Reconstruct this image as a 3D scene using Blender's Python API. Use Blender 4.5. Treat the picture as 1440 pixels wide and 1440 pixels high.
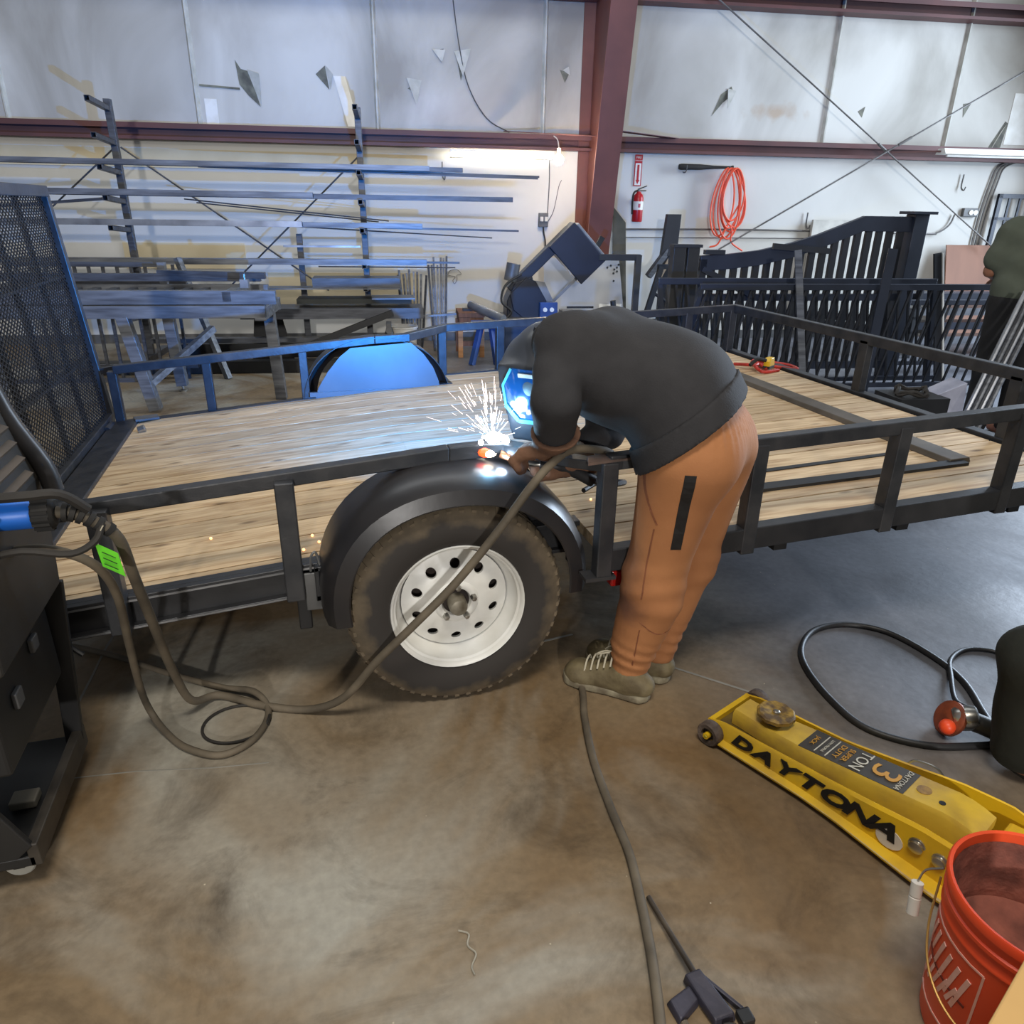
import bpy, bmesh, math, random
import numpy as np
from mathutils import Vector, Matrix, noise as mnoise

for o in list(bpy.data.objects):
    bpy.data.objects.remove(o)
C = bpy.context.scene.collection
SC = bpy.context.scene
random.seed(7)
rng = np.random.RandomState(5)

# ------------------------------------------------------------------ camera
cam_d = bpy.data.cameras.new('camera')
cam_d.sensor_width = 36.0
cam_d.lens = 25.6
cam_d.clip_start = 0.02
cam_d.clip_end = 200
cam = bpy.data.objects.new('camera', cam_d)
C.objects.link(cam)
def aim(yaw, pitch, roll):
    f = Vector((math.sin(yaw)*math.cos(pitch), math.cos(yaw)*math.cos(pitch), -math.sin(pitch)))
    r = Vector((math.cos(yaw), -math.sin(yaw), 0))
    d = f.cross(r)
    r2 = r*math.cos(roll) + d*math.sin(roll)
    d2 = d*math.cos(roll) - r*math.sin(roll)
    m = Matrix((r2, -d2, -f)).transposed()
    return m.to_4x4()
cam.matrix_world = Matrix.Translation((0, 0, 1.503)) @ aim(.284, .396, -.016)
SC.camera = cam

# ------------------------------------------------------------------ view, world, lights
SC.view_settings.view_transform = 'Standard'
SC.view_settings.look = 'None'
SC.view_settings.exposure = 0.0
SC.view_settings.gamma = 1.0
SC.view_settings.use_curve_mapping = False

wd = bpy.data.worlds.new('workshop_air')
SC.world = wd
wd.use_nodes = True
bg = wd.node_tree.nodes['Background']
bg.inputs[0].default_value = (.86, .92, 1.0, 1)
bg.inputs[1].default_value = .19

def area(name, loc, target, sx, sy, power, color):
    l = bpy.data.lights.new(name, 'AREA')
    l.shape = 'RECTANGLE'; l.size = sx; l.size_y = sy
    l.energy = power; l.color = color
    o = bpy.data.objects.new(name, l); C.objects.link(o)
    o.location = loc
    o.rotation_euler = (Vector(target)-Vector(loc)).to_track_quat('-Z', 'Y').to_euler()
    return o
# skylights and high-bay lamps in the roof, open roll-up doors to the right
area('roof_skylight', (1.0, 5.6, 6.3), (1.2, 6.4, 0), 7.0, 2.0, 150, (.95, .98, 1.0))
area('high_bay_lamp', (.1, -.3, 5.2), (.4, 1.5, 0), 1.6, 1.0, 158, (1.0, .93, .82))
area('front_door', (-2.2, -13.0, 4.1), (.9, 8.0, 1.6), .55, .4, 1000, (1.0, .97, .93))
area('roll_up_door', (10.0, 5.0, 2.7), (1.4, 1.3, .2), 3.0, 3.4, 980, (.68, .82, 1.0))

# ------------------------------------------------------------------ materials
def lin(c):
    return tuple((x/255/12.92 if x/255 <= .04045 else ((x/255+.055)/1.055)**2.4) for x in c)
_mats = {}
def pm(name, rgb, rough=.5, metal=0.0, rgb2=None, scale=6.0, stretch=(1, 1, 1), lo=.35, hi=.65, bump=0.0, bscale=None, detail=5, coat=0.0, spec=None):
    if name in _mats: return _mats[name]
    m = bpy.data.materials.new(name); m.use_nodes = True
    nt = m.node_tree; b = nt.nodes['Principled BSDF']
    c1 = lin(rgb)
    b.inputs['Base Color'].default_value = (*c1, 1)
    b.inputs['Roughness'].default_value = rough
    b.inputs['Metallic'].default_value = metal
    if spec is not None: b.inputs['Specular IOR Level'].default_value = spec
    if coat: b.inputs['Coat Weight'].default_value = coat
    tc = nt.nodes.new('ShaderNodeTexCoord')
    mp = nt.nodes.new('ShaderNodeMapping'); mp.inputs['Scale'].default_value = stretch
    nt.links.new(tc.outputs['Object'], mp.inputs[0])
    if rgb2 is None: rgb2 = tuple(x*.86 for x in rgb)
    n = nt.nodes.new('ShaderNodeTexNoise'); n.inputs['Scale'].default_value = scale; n.inputs['Detail'].default_value = detail
    nt.links.new(mp.outputs[0], n.inputs['Vector'])
    r = nt.nodes.new('ShaderNodeValToRGB')
    r.color_ramp.elements[0].position = lo; r.color_ramp.elements[1].position = hi
    r.color_ramp.elements[0].color = (*c1, 1); r.color_ramp.elements[1].color = (*lin(rgb2), 1)
    nt.links.new(n.outputs[0], r.inputs[0]); nt.links.new(r.outputs[0], b.inputs['Base Color'])
    if bump:
        n2 = nt.nodes.new('ShaderNodeTexNoise'); n2.inputs['Scale'].default_value = bscale or scale*5; n2.inputs['Detail'].default_value = 4
        nt.links.new(mp.outputs[0], n2.inputs['Vector'])
        bp = nt.nodes.new('ShaderNodeBump'); bp.inputs['Strength'].default_value = bump; bp.inputs['Distance'].default_value = .01
        nt.links.new(n2.outputs[0], bp.inputs['Height']); nt.links.new(bp.outputs[0], b.inputs['Normal'])
    _mats[name] = m
    return m
def em(name, rgb, strength):
    if name in _mats: return _mats[name]
    m = bpy.data.materials.new(name); m.use_nodes = True
    b = m.node_tree.nodes['Principled BSDF']
    b.inputs['Base Color'].default_value = (*lin(rgb), 1)
    b.inputs['Emission Color'].default_value = (*lin(rgb), 1)
    b.inputs['Emission Strength'].default_value = strength
    _mats[name] = m
    return m

def node(nt, t, **kw):
    n = nt.nodes.new('ShaderNode'+t)
    for k, v in kw.items(): setattr(n, k, v)
    return n
def floor_material():
    m = bpy.data.materials.new('stained_concrete'); m.use_nodes = True
    nt = m.node_tree; b = nt.nodes['Principled BSDF']; L = nt.links.new
    tc = node(nt, 'TexCoord')
    def nz(scale, det=6, dist=0.0, rough=.55):
        n = node(nt, 'TexNoise'); n.inputs['Scale'].default_value = scale; n.inputs['Detail'].default_value = det
        n.inputs['Distortion'].default_value = dist; n.inputs['Roughness'].default_value = rough
        L(tc.outputs['Object'], n.inputs['Vector']); return n
    def ramp(src, p0, c0, p1, c1):
        r = node(nt, 'ValToRGB'); e = r.color_ramp.elements
        e[0].position = p0; e[1].position = p1; e[0].color = (*c0, 1); e[1].color = (*c1, 1)
        L(src, r.inputs[0]); return r
    def mix(a, c, f, mode='MIX'):
        x = node(nt, 'MixRGB', blend_type=mode)
        if isinstance(f, float): x.inputs[0].default_value = f
        else: L(f, x.inputs[0])
        L(a, x.inputs[1])
        if isinstance(c, tuple): x.inputs[2].default_value = (*c, 1)
        else: L(c, x.inputs[2])
        return x
    base = ramp(nz(1.1, 7, .6).outputs[0], .34, lin((116, 92, 62)), .66, lin((146, 130, 106)))
    g = ramp(nz(.9, 5, .9).outputs[0], .45, (0, 0, 0), .60, (.9, .9, .9))
    c = mix(base.outputs[0], lin((164, 160, 148)), g.outputs[0])
    dk = ramp(nz(2.3, 8, 1.0, .7).outputs[0], .50, (0, 0, 0), .75, (.75, .75, .75))
    c = mix(c.outputs[0], lin((66, 54, 40)), dk.outputs[0])
    # shade and cool daylight painted into the slab under and beyond the trailer front
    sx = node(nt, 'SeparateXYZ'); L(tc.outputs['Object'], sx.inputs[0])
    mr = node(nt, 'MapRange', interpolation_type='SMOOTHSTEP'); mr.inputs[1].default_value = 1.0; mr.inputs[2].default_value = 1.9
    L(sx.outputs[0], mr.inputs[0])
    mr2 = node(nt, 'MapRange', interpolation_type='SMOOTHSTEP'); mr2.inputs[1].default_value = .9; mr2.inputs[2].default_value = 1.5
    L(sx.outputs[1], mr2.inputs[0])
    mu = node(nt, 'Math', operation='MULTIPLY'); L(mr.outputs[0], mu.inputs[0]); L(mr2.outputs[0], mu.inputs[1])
    cool_shade = ramp(nz(1.6, 7, .9).outputs[0], .3, lin((80, 81, 86)), .7, lin((114, 115, 121)))
    c = mix(c.outputs[0], cool_shade.outputs[0], mu.outputs[0])
    fine = ramp(nz(38, 5).outputs[0], .3, (.86, .86, .86), .7, (1.08, 1.08, 1.08))
    c = mix(c.outputs[0], fine.outputs[0], 1.0, 'MULTIPLY')
    sp = node(nt, 'TexVoronoi'); sp.inputs['Scale'].default_value = 16; L(tc.outputs['Object'], sp.inputs['Vector'])
    spr = ramp(sp.outputs[0], .02, (1, 1, 1), .045, (0, 0, 0))
    spm = node(nt, 'Math', operation='MULTIPLY'); L(spr.outputs[0], spm.inputs[0])
    gg = ramp(nz(4, 2).outputs[0], .5, (0, 0, 0), .6, (1, 1, 1)); L(gg.outputs[0], spm.inputs[1])
    c = mix(c.outputs[0], lin((196, 184, 160)), spm.outputs[0])
    L(c.outputs[0], b.inputs['Base Color'])
    rr = ramp(nz(2.0, 6, .5).outputs[0], .3, (.38, .38, .38), .7, (.66, .66, .66)); L(rr.outputs[0], b.inputs['Roughness'])
    b.inputs['Specular IOR Level'].default_value = .25
    bp = node(nt, 'Bump'); bp.inputs['Strength'].default_value = .12; bp.inputs['Distance'].default_value = .01
    L(nz(22, 6).outputs[0], bp.inputs['Height']); L(bp.outputs[0], b.inputs['Normal'])
    return m
def wood_material(name, c0, c1, dark, pitch, off=0.0):
    m = bpy.data.materials.new(name); m.use_nodes = True
    nt = m.node_tree; b = nt.nodes['Principled BSDF']; L = nt.links.new
    tc = node(nt, 'TexCoord'); sx = node(nt, 'SeparateXYZ'); L(tc.outputs['Object'], sx.inputs[0])
    a = node(nt, 'Math', operation='ADD'); a.inputs[1].default_value = off; L(sx.outputs[1], a.inputs[0])
    d = node(nt, 'Math', operation='DIVIDE'); d.inputs[1].default_value = pitch; L(a.outputs[0], d.inputs[0])
    fl = node(nt, 'Math', operation='FLOOR'); L(d.outputs[0], fl.inputs[0])
    wn = node(nt, 'TexWhiteNoise', noise_dimensions='1D'); L(fl.outputs[0], wn.inputs['W'])
    sh = node(nt, 'Math', operation='MULTIPLY'); sh.inputs[1].default_value = 17.3; L(fl.outputs[0], sh.inputs[0])
    cx = node(nt, 'CombineXYZ'); L(sh.outputs[0], cx.inputs[0])
    va = node(nt, 'VectorMath', operation='ADD'); L(tc.outputs['Object'], va.inputs[0]); L(cx.outputs[0], va.inputs[1])
    mp = node(nt, 'Mapping'); mp.inputs['Scale'].default_value = (1.0, 13, 13); L(va.outputs[0], mp.inputs[0])
    n = node(nt, 'TexNoise'); n.inputs['Scale'].default_value = 2.4; n.inputs['Detail'].default_value = 7; n.inputs['Distortion'].default_value = 1.1
    L(mp.outputs[0], n.inputs['Vector'])
    r = node(nt, 'ValToRGB'); e = r.color_ramp.elements
    e[0].position = .33; e[1].position = .66; e[0].color = (*lin(c1), 1); e[1].color = (*lin(c0), 1); L(n.outputs[0], r.inputs[0])
    vr = node(nt, 'MapRange'); vr.inputs[3].default_value = .74; vr.inputs[4].default_value = 1.08; L(wn.outputs[0], vr.inputs[0])
    mx = node(nt, 'MixRGB', blend_type='MULTIPLY'); mx.inputs[0].default_value = 1; L(r.outputs[0], mx.inputs[1]); L(vr.outputs[0], mx.inputs[2])
    mp2 = node(nt, 'Mapping'); mp2.inputs['Scale'].default_value = (2.2, 6.5, 6.5); L(va.outputs[0], mp2.inputs[0])
    k = node(nt, 'TexVoronoi'); k.inputs['Scale'].default_value = 1.6; k.inputs['Randomness'].default_value = 1; L(mp2.outputs[0], k.inputs['Vector'])
    kr = node(nt, 'ValToRGB'); e = kr.color_ramp.elements; e[0].position = .05; e[1].position = .16; e[0].color = (.8, .8, .8, 1); e[1].color = (0, 0, 0, 1)
    L(k.outputs[0], kr.inputs[0])
    mk = node(nt, 'MixRGB'); L(kr.outputs[0], mk.inputs[0]); L(mx.outputs[0], mk.inputs[1]); mk.inputs[2].default_value = (*lin(dark), 1)
    L(mk.outputs[0], b.inputs['Base Color']); b.inputs['Roughness'].default_value = .72
    bp = node(nt, 'Bump'); bp.inputs['Strength'].default_value = .25; bp.inputs['Distance'].default_value = .004
    L(n.outputs[0], bp.inputs['Height']); L(bp.outputs[0], b.inputs['Normal'])
    return m

M_floor = floor_material()
M_deck = wood_material('weathered_pine', (212, 187, 150), (168, 138, 102), (96, 74, 50), .141, -.03)
M_black = pm('black_paint', (30, 31, 34), .42, 0, (42, 42, 44), 9, bump=.05)
M_blackdark = pm('black_steel', (18, 18, 20), .5, 0, (30, 30, 31), 7)
M_rail = pm('worn_black_steel', (44, 46, 50), .40, .3, (62, 62, 64), 12, bump=.08)
M_mill = pm('mill_scale_steel', (86, 88, 93), .42, .25, (62, 63, 68), 5, (1, 8, 8))
M_mill2 = pm('raw_steel_tube', (122, 125, 130), .40, .3, (84, 86, 91), 3, (1, 10, 10))
M_bright = pm('bright_bar', (168, 170, 174), .32, .75, (120, 122, 126), 4)
M_chrome = pm('zinc_plate', (190, 188, 182), .3, .9, (140, 138, 132), 12)
M_tan = pm('cream_board_arc_shade', (206, 192, 160), .7, 0, (194, 178, 144), 2.5)  # cream of the board, also used for painted arc-shadow bands
M_red = pm('oxide_red_paint', (112, 66, 58), .5, 0, (96, 56, 50), 3, bump=.03)
M_girt = pm('girt_red_paint', (98, 58, 56), .55, 0, (82, 50, 50), 2)
M_yellow = pm('chipped_yellow_paint', (230, 186, 30), .42, 0, (190, 150, 46), 7, lo=.45, hi=.72, bump=.08)
M_yellow2 = pm('dusty_yellow_paint', (212, 176, 56), .55, 0, (172, 138, 62), 9, lo=.4, hi=.68, bump=.1)
M_rubber = pm('black_rubber', (28, 27, 26), .8, 0, (42, 39, 35), 6, bump=.1)
M_cable = pm('dusty_cable_rubber', (112, 101, 84), .75, 0, (78, 70, 58), 8)
M_cabledk = pm('dark_cable_rubber', (50, 46, 41), .7, 0, (34, 31, 28), 8)
M_blackcable = pm('black_cable_rubber', (40, 40, 42), .5, 0, (28, 28, 30), 8)
M_orange = pm('orange_plastic', (238, 84, 40), .42, 0, (226, 72, 34), 4)
M_cordorange = pm('orange_cord', (238, 96, 62), .5, 0, (226, 80, 50), 9)
M_white = pm('white_enamel', (232, 232, 228), .38, 0, (214, 212, 204), 6)
M_wht2 = pm('white_plastic', (225, 222, 214), .5, 0, (205, 200, 190), 8)
M_blue = pm('blue_machine_paint', (38, 74, 140), .45, 0, (30, 58, 112), 4)
M_wood = pm('brown_wood', (134, 90, 62), .7, 0, (108, 72, 50), 5, (6, 1, 1))
M_wood2 = pm('light_pine', (206, 152, 104), .7, 0, (180, 126, 82), 4, (1, 1, 8))
M_gate = pm('blue_black_powder_coat', (44, 50, 64), .42, .1, (36, 41, 53), 3)
M_gatedk = pm('matt_black_picket_paint', (26, 28, 33), .5, 0, (34, 36, 42), 4)
M_leather = pm('brown_leather_suede', (124, 90, 68), .9, 0, (84, 58, 44), 9, bump=.3, bscale=60)
M_redpl = pm('red_enamel', (178, 26, 34), .35, 0, (160, 22, 30), 5)
M_grey = pm('grey_casting', (104, 104, 104), .5, .3, (84, 84, 84), 8)

# ------------------------------------------------------------------ mesh builder
class MB:
    def __init__(s): s.v = []; s.f = []
    def add(s, vs, fs):
        n = len(s.v); s.v += [tuple(v) for v in vs]; s.f += [tuple(i+n for i in f) for f in fs]; return s
    def box(s, x0, x1, y0, y1, z0, z1):
        v = [(x, y, z) for z in (z0, z1) for y in (y0, y1) for x in (x0, x1)]
        return s.add(v, [(0, 2, 3, 1), (4, 5, 7, 6), (0, 1, 5, 4), (2, 6, 7, 3), (0, 4, 6, 2), (1, 3, 7, 5)])
    def hexa(s, b, t):
        return s.add(list(b)+list(t), [(3, 2, 1, 0), (4, 5, 6, 7), (0, 1, 5, 4), (1, 2, 6, 5), (2, 3, 7, 6), (3, 0, 4, 7)])
    def bar(s, p0, p1, w, h, up=(0, 0, 1)):
        p0 = Vector(p0); p1 = Vector(p1); d = (p1-p0).normalized(); up = Vector(up)
        if abs(d.dot(up)) > .98: up = Vector((0, 1, 0))
        a = d.cross(up).normalized(); c = a.cross(d).normalized()
        q = [(-1, -1), (1, -1), (1, 1), (-1, 1)]
        return s.hexa([p0+a*(i*w/2)+c*(j*h/2) for i, j in q], [p1+a*(i*w/2)+c*(j*h/2) for i, j in q])
    def prism(s, poly, f0, f1):
        """poly: list of 2-D points; f0, f1 map a 2-D point to 3-D on each side"""
        n = len(poly); a = [f0(*p) for p in poly]; b = [f1(*p) for p in poly]
        return s.add(a+b, [tuple(range(n-1, -1, -1)), tuple(range(n, 2*n))]+[(i, (i+1) % n, n+(i+1) % n, n+i) for i in range(n)])
    def loft(s, rings, closed=True, cap0=True, cap1=True):
        n = len(rings[0]); v = [p for r in rings for p in r]; f = []
        for i in range(len(rings)-1):
            for j in range(n if closed else n-1):
                k = (j+1) % n
                f.append((i*n+j, i*n+k, (i+1)*n+k, (i+1)*n+j))
        if cap0: f.append(tuple(range(n-1, -1, -1)))
        if cap1: f.append(tuple((len(rings)-1)*n+j for j in range(n)))
        return s.add(v, f)
    def tube(s, pts, r, seg=10, smooth=0):
        pts = [Vector(p) for p in pts]
        if smooth: pts = spline(pts, smooth)
        rs = r if isinstance(r, (list, tuple)) else [r]*len(pts)
        if len(rs) != len(pts): rs = [rs[min(len(rs)-1, int(i*len(rs)/len(pts)))] for i in range(len(pts))]
        d = (pts[1]-pts[0]).normalized(); up = Vector((0, 0, 1)) if abs(d.z) < .9 else Vector((1, 0, 0))
        a = d.cross(up).normalized(); rings = []
        for i, p in enumerate(pts):
            if i == 0: t = pts[1]-pts[0]
            elif i == len(pts)-1: t = pts[-1]-pts[-2]
            else: t = pts[i+1]-pts[i-1]
            t.normalize(); a = (a-t*a.dot(t)); a.normalize(); c = t.cross(a)
            rings.append([p+(a*math.cos(q)+c*math.sin(q))*rs[i] for q in [2*math.pi*k/seg for k in range(seg)]])
        return s.loft(rings)
    def lathe(s, prof, origin=(0, 0, 0), axis=(0, 0, 1), seg=24, closed=False):
        """prof: (radius, along) pairs"""
        o = Vector(origin); ax = Vector(axis).normalized()
        up = Vector((0, 0, 1)) if abs(ax.z) < .9 else Vector((1, 0, 0))
        a = ax.cross(up).normalized(); c = ax.cross(a)
        rings = [[o+ax*h+(a*math.cos(q)+c*math.sin(q))*max(r, 1e-4) for q in [2*math.pi*k/seg for k in range(seg)]] for r, h in prof]
        if closed: rings.append(rings[0])
        return s.loft(rings, True, not closed, not closed)
    def cyl(s, p0, p1, r, seg=16): return s.tube([p0, p1], r, seg)
    def ball(s, c, r, seg=12, rings=8, sc=(1, 1, 1)):
        c = Vector(c); R = []
        for i in range(1, rings):
            t = math.pi*i/rings
            R.append([c+Vector((math.sin(t)*math.cos(q)*sc[0], math.sin(t)*math.sin(q)*sc[1], -math.cos(t)*sc[2]))*r for q in [2*math.pi*k/seg for k in range(seg)]])
        return s.loft(R)
    def build(s, name, mat, parent=None, smooth=False, bevel=0.0, angle=40, loc=None):
        me = bpy.data.meshes.new(name)
        me.from_pydata(s.v, [], s.f); me.update()
        if smooth:
            me.polygons.foreach_set('use_smooth', [True]*len(me.polygons))
            try: me.set_sharp_from_angle(angle=math.radians(angle))
            except Exception: pass
        me.materials.append(mat)
        o = bpy.data.objects.new(name, me); C.objects.link(o)
        if parent: o.parent = parent
        if loc: o.location = loc
        if bevel:
            b = o.modifiers.new('edge', 'BEVEL'); b.width = bevel; b.segments = 2; b.limit_method = 'ANGLE'; b.angle_limit = math.radians(50)
        return o
def spline(pts, n):
    out = []
    P = [pts[0]*2-pts[1]]+list(pts)+[pts[-1]*2-pts[-2]]
    for i in range(1, len(P)-2):
        for k in range(n):
            t = k/n
            p0, p1, p2, p3 = P[i-1:i+3]
            out.append(.5*((2*p1)+(p2-p0)*t+(2*p0-5*p1+4*p2-p3)*t*t+(3*p1-p0-3*p2+p3)*t**3))
    out.append(pts[-1]); return out
def tag(o, label, cat, group=None, kind=None):
    o['label'] = label; o['category'] = cat
    if group: o['group'] = group
    if kind: o['kind'] = kind
    return o
def thing(name, label, cat, loc=(0, 0, 0), rz=0.0, group=None, kind=None):
    o = bpy.data.objects.new(name, None); o.empty_display_size = .1; C.objects.link(o)
    o.location = loc; o.rotation_euler = (0, 0, rz)
    return tag(o, label, cat, group, kind)
def structure(o):
    o['kind'] = 'structure'; return o
def dup(root, loc=None, rz=None, label=None):
    r = root.copy(); C.objects.link(r)
    if loc is not None: r.location = loc
    if rz is not None: r.rotation_euler = (0, 0, rz)
    if label: r['label'] = label
    for ch in list(root.children):
        c = ch.copy(); C.objects.link(c); c.parent = r
        for g in ch.children:
            d = g.copy(); C.objects.link(d); d.parent = c
    return r
def lettering(name, text, mat, parent, loc, right, up, size, italic=0.0, depth=.0012, bold=0.0, sx=1.0):
    """raised lettering: text turned into a mesh that lies on the plane of right x up"""
    cu = bpy.data.curves.new(name, 'FONT'); cu.body = text; cu.size = size; cu.align_x = 'CENTER'; cu.align_y = 'CENTER'
    cu.shear = italic; cu.extrude = depth; cu.offset = bold; cu.resolution_u = 3
    t = bpy.data.objects.new(name, cu); C.objects.link(t)
    me = bpy.data.meshes.new_from_object(t.evaluated_get(bpy.context.evaluated_depsgraph_get()))
    bpy.data.objects.remove(t); bpy.data.curves.remove(cu)
    R = Vector(right).normalized(); U = Vector(up); U = (U-R*U.dot(R)).normalized(); N = R.cross(U)
    m = Matrix((R*sx, U, N)).transposed().to_4x4(); m.translation = Vector(loc)
    me.transform(m); me.materials.clear(); me.materials.append(mat); me.name = name
    o = bpy.data.objects.new(name, me); C.objects.link(o)
    if parent: o.parent = parent
    return o

# surface of a distance field (surface nets): used for bodies and cloth
def snet(F, lo, hi, h):
    lo = np.array(lo, float); n = np.ceil((np.array(hi)-lo)/h).astype(int)+1
    ax = [lo[i]+h*np.arange(n[i]) for i in range(3)]
    P = np.stack(np.meshgrid(*ax, indexing='ij'), -1)
    V = F(P.reshape(-1, 3)).reshape(n)
    S = V < 0
    cn = n-1
    def cor(A, d): return A[d[0]:d[0]+cn[0], d[1]:d[1]+cn[1], d[2]:d[2]+cn[2]]
    cs = [(i, j, k) for i in (0, 1) for j in (0, 1) for k in (0, 1)]
    cnt = sum(cor(S, d).astype(int) for d in cs)
    act = (cnt > 0) & (cnt < 8)
    acc = np.zeros((*cn, 3)); num = np.zeros(cn)
    for a in range(3):
        for d in cs:
            if d[a]: continue
            e = list(d); e[a] = 1
            v0, v1 = cor(V, d), cor(V, e); x = (v0 < 0) != (v1 < 0)
            t = np.where(x, v0/np.where(v0 == v1, 1, v0-v1), 0)
            for b in range(3): acc[..., b] += np.where(x, (t if b == a else d[b]), 0)
            num += x
    idx = -np.ones(cn, int); idx[act] = np.arange(act.sum())
    I = np.argwhere(act)
    verts = lo+h*(I+acc[act]/num[act][:, None])
    quads = []
    for a in range(3):
        b, c = (a+1) % 3, (a+2) % 3
        sl0 = [slice(0, None)]*3; sl1 = [slice(0, None)]*3
        sl0[a] = slice(0, -1); sl1[a] = slice(1, None)
        x = S[tuple(sl0)] != S[tuple(sl1)]
        E = np.argwhere(x)
        ok = (E[:, b] > 0) & (E[:, c] > 0) & (E[:, b] < cn[b]) & (E[:, c] < cn[c]); E = E[ok]
        if not len(E): continue
        q = []
        for db, dc in ((0, 0), (-1, 0), (-1, -1), (0, -1)):
            T = E.copy(); T[:, b] += db; T[:, c] += dc; q.append(idx[T[:, 0], T[:, 1], T[:, 2]])
        q = np.stack(q, 1); flip = S[E[:, 0], E[:, 1], E[:, 2]]
        q[~flip] = q[~flip][:, ::-1]
        quads.append(q)
    Q = np.concatenate(quads); Q = Q[(Q >= 0).all(1)]
    return verts, Q
def sd_cap(P, a, b, ra, rb=None):
    rb = ra if rb is None else rb
    a = np.array(a, float); b = np.array(b, float); ab = b-a
    t = np.clip((P-a)@ab/(ab@ab+1e-12), 0, 1)
    return np.linalg.norm(P-a-t[:, None]*ab, axis=1)-(ra+(rb-ra)*t)
def sd_ell(P, c, r, R=None):
    q = P-np.array(c, float)
    if R is not None: q = q@np.array(R, float).T
    r = np.array(r, float); k0 = np.linalg.norm(q/r, axis=1); k1 = np.linalg.norm(q/(r*r), axis=1)
    return k0*(k0-1)/np.maximum(k1, 1e-9)
def sd_box(P, c, hlf, R=None, rad=0.0):
    q = P-np.array(c, float)
    if R is not None: q = q@np.array(R, float).T
    q = np.abs(q)-(np.array(hlf, float)-rad)
    return np.linalg.norm(np.maximum(q, 0), axis=1)+np.minimum(q.max(1), 0)-rad
def smin(a, b, k):
    h = np.clip(.5+.5*(b-a)/k, 0, 1)
    return b*(1-h)+a*h-k*h*(1-h)
def union(ds, k):
    r = ds[0]
    for d in ds[1:]: r = smin(r, d, k)
    return r
def field(name, F, lo, hi, h, mat, parent, origin=(0, 0, 0), relax=1):
    v, q = snet(F, lo, hi, h)
    me = bpy.data.meshes.new(name); me.from_pydata((v-np.array(origin)).tolist(), [], q.tolist()); me.update()
    me.polygons.foreach_set('use_smooth', [True]*len(me.polygons)); me.materials.append(mat)
    o = bpy.data.objects.new(name, me); C.objects.link(o)
    if parent: o.parent = parent
    if relax:
        s = o.modifiers.new('relax', 'SMOOTH'); s.factor = .5; s.iterations = relax
    return o

# ------------------------------------------------------------------ the building
MBF = MB().box(-7, 14, -4, 11, -.12, 0)
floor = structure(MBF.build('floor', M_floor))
WY = -.135
cw, sw = math.cos(WY), math.sin(WY)
def W(s, d, z=0.0):
    """s metres along the back wall, d metres in front of it"""
    return Vector((cw*s-sw*(9-d), sw*s+cw*(9-d), z))
wall_root_loc = W(0, 0)

def wall_material():
    m = bpy.data.materials.new('white_wall_vinyl'); m.use_nodes = True
    nt = m.node_tree; b = nt.nodes['Principled BSDF']; L = nt.links.new
    tc = node(nt, 'TexCoord'); sx = node(nt, 'SeparateXYZ'); L(tc.outputs['Object'], sx.inputs[0])
    n = node(nt, 'TexNoise'); n.inputs['Scale'].default_value = .9; n.inputs['Detail'].default_value = 7; n.inputs['Distortion'].default_value = .6
    mp = node(nt, 'Mapping'); mp.inputs['Scale'].default_value = (1, 1, .6); L(tc.outputs['Object'], mp.inputs[0]); L(mp.outputs[0], n.inputs['Vector'])
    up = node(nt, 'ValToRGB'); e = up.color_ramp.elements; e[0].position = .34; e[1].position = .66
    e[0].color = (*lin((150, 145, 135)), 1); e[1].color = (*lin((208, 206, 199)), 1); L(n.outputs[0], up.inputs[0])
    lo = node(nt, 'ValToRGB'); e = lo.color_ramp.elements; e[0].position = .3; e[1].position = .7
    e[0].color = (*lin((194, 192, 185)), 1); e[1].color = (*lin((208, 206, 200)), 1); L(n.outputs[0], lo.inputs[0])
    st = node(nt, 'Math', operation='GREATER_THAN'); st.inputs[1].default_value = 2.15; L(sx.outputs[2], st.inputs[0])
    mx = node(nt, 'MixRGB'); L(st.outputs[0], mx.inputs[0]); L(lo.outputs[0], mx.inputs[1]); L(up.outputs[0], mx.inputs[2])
    # rust stain under the purlin line near the right-hand seams
    vd = node(nt, 'VectorMath', operation='DISTANCE'); vd.inputs[1].default_value = (4.35, 0, 2.56)
    sc = node(nt, 'Mapping'); sc.inputs['Scale'].default_value = (1, 0, 3.2); L(tc.outputs['Object'], sc.inputs[0])
    vd.inputs[1].default_value = (4.35, 0, 2.56*3.2); L(sc.outputs[0], vd.inputs[0])
    n3 = node(nt, 'TexNoise'); n3.inputs['Scale'].default_value = 5; n3.inputs['Detail'].default_value = 5; L(tc.outputs['Object'], n3.inputs['Vector'])
    ad = node(nt, 'Math', operation='ADD'); L(vd.outputs['Value'], ad.inputs[0]); L(n3.outputs[0], ad.inputs[1])
    rr = node(nt, 'ValToRGB'); e = rr.color_ramp.elements; e[0].position = .55; e[1].position = .85; e[0].color = (.55, .55, .55, 1); e[1].color = (0, 0, 0, 1); L(ad.outputs[0], rr.inputs[0])
    m2 = node(nt, 'MixRGB'); L(rr.outputs[0], m2.inputs[0]); L(mx.outputs[0], m2.inputs[1]); m2.inputs[2].default_value = (*lin((170, 136, 100)), 1)
    L(m2.outputs[0], b.inputs['Base Color']); b.inputs['Roughness'].default_value = .55
    bp = node(nt, 'Bump'); bp.inputs['Strength'].default_value = .25; bp.inputs['Distance'].default_value = .05; L(n.outputs[0], bp.inputs['Height']); L(bp.outputs[0], b.inputs['Normal'])
    return m
M_wall = wall_material()
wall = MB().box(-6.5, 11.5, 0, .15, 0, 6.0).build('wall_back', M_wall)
wall.location = wall_root_loc; wall.rotation_euler = (0, 0, WY); structure(wall)
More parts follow.
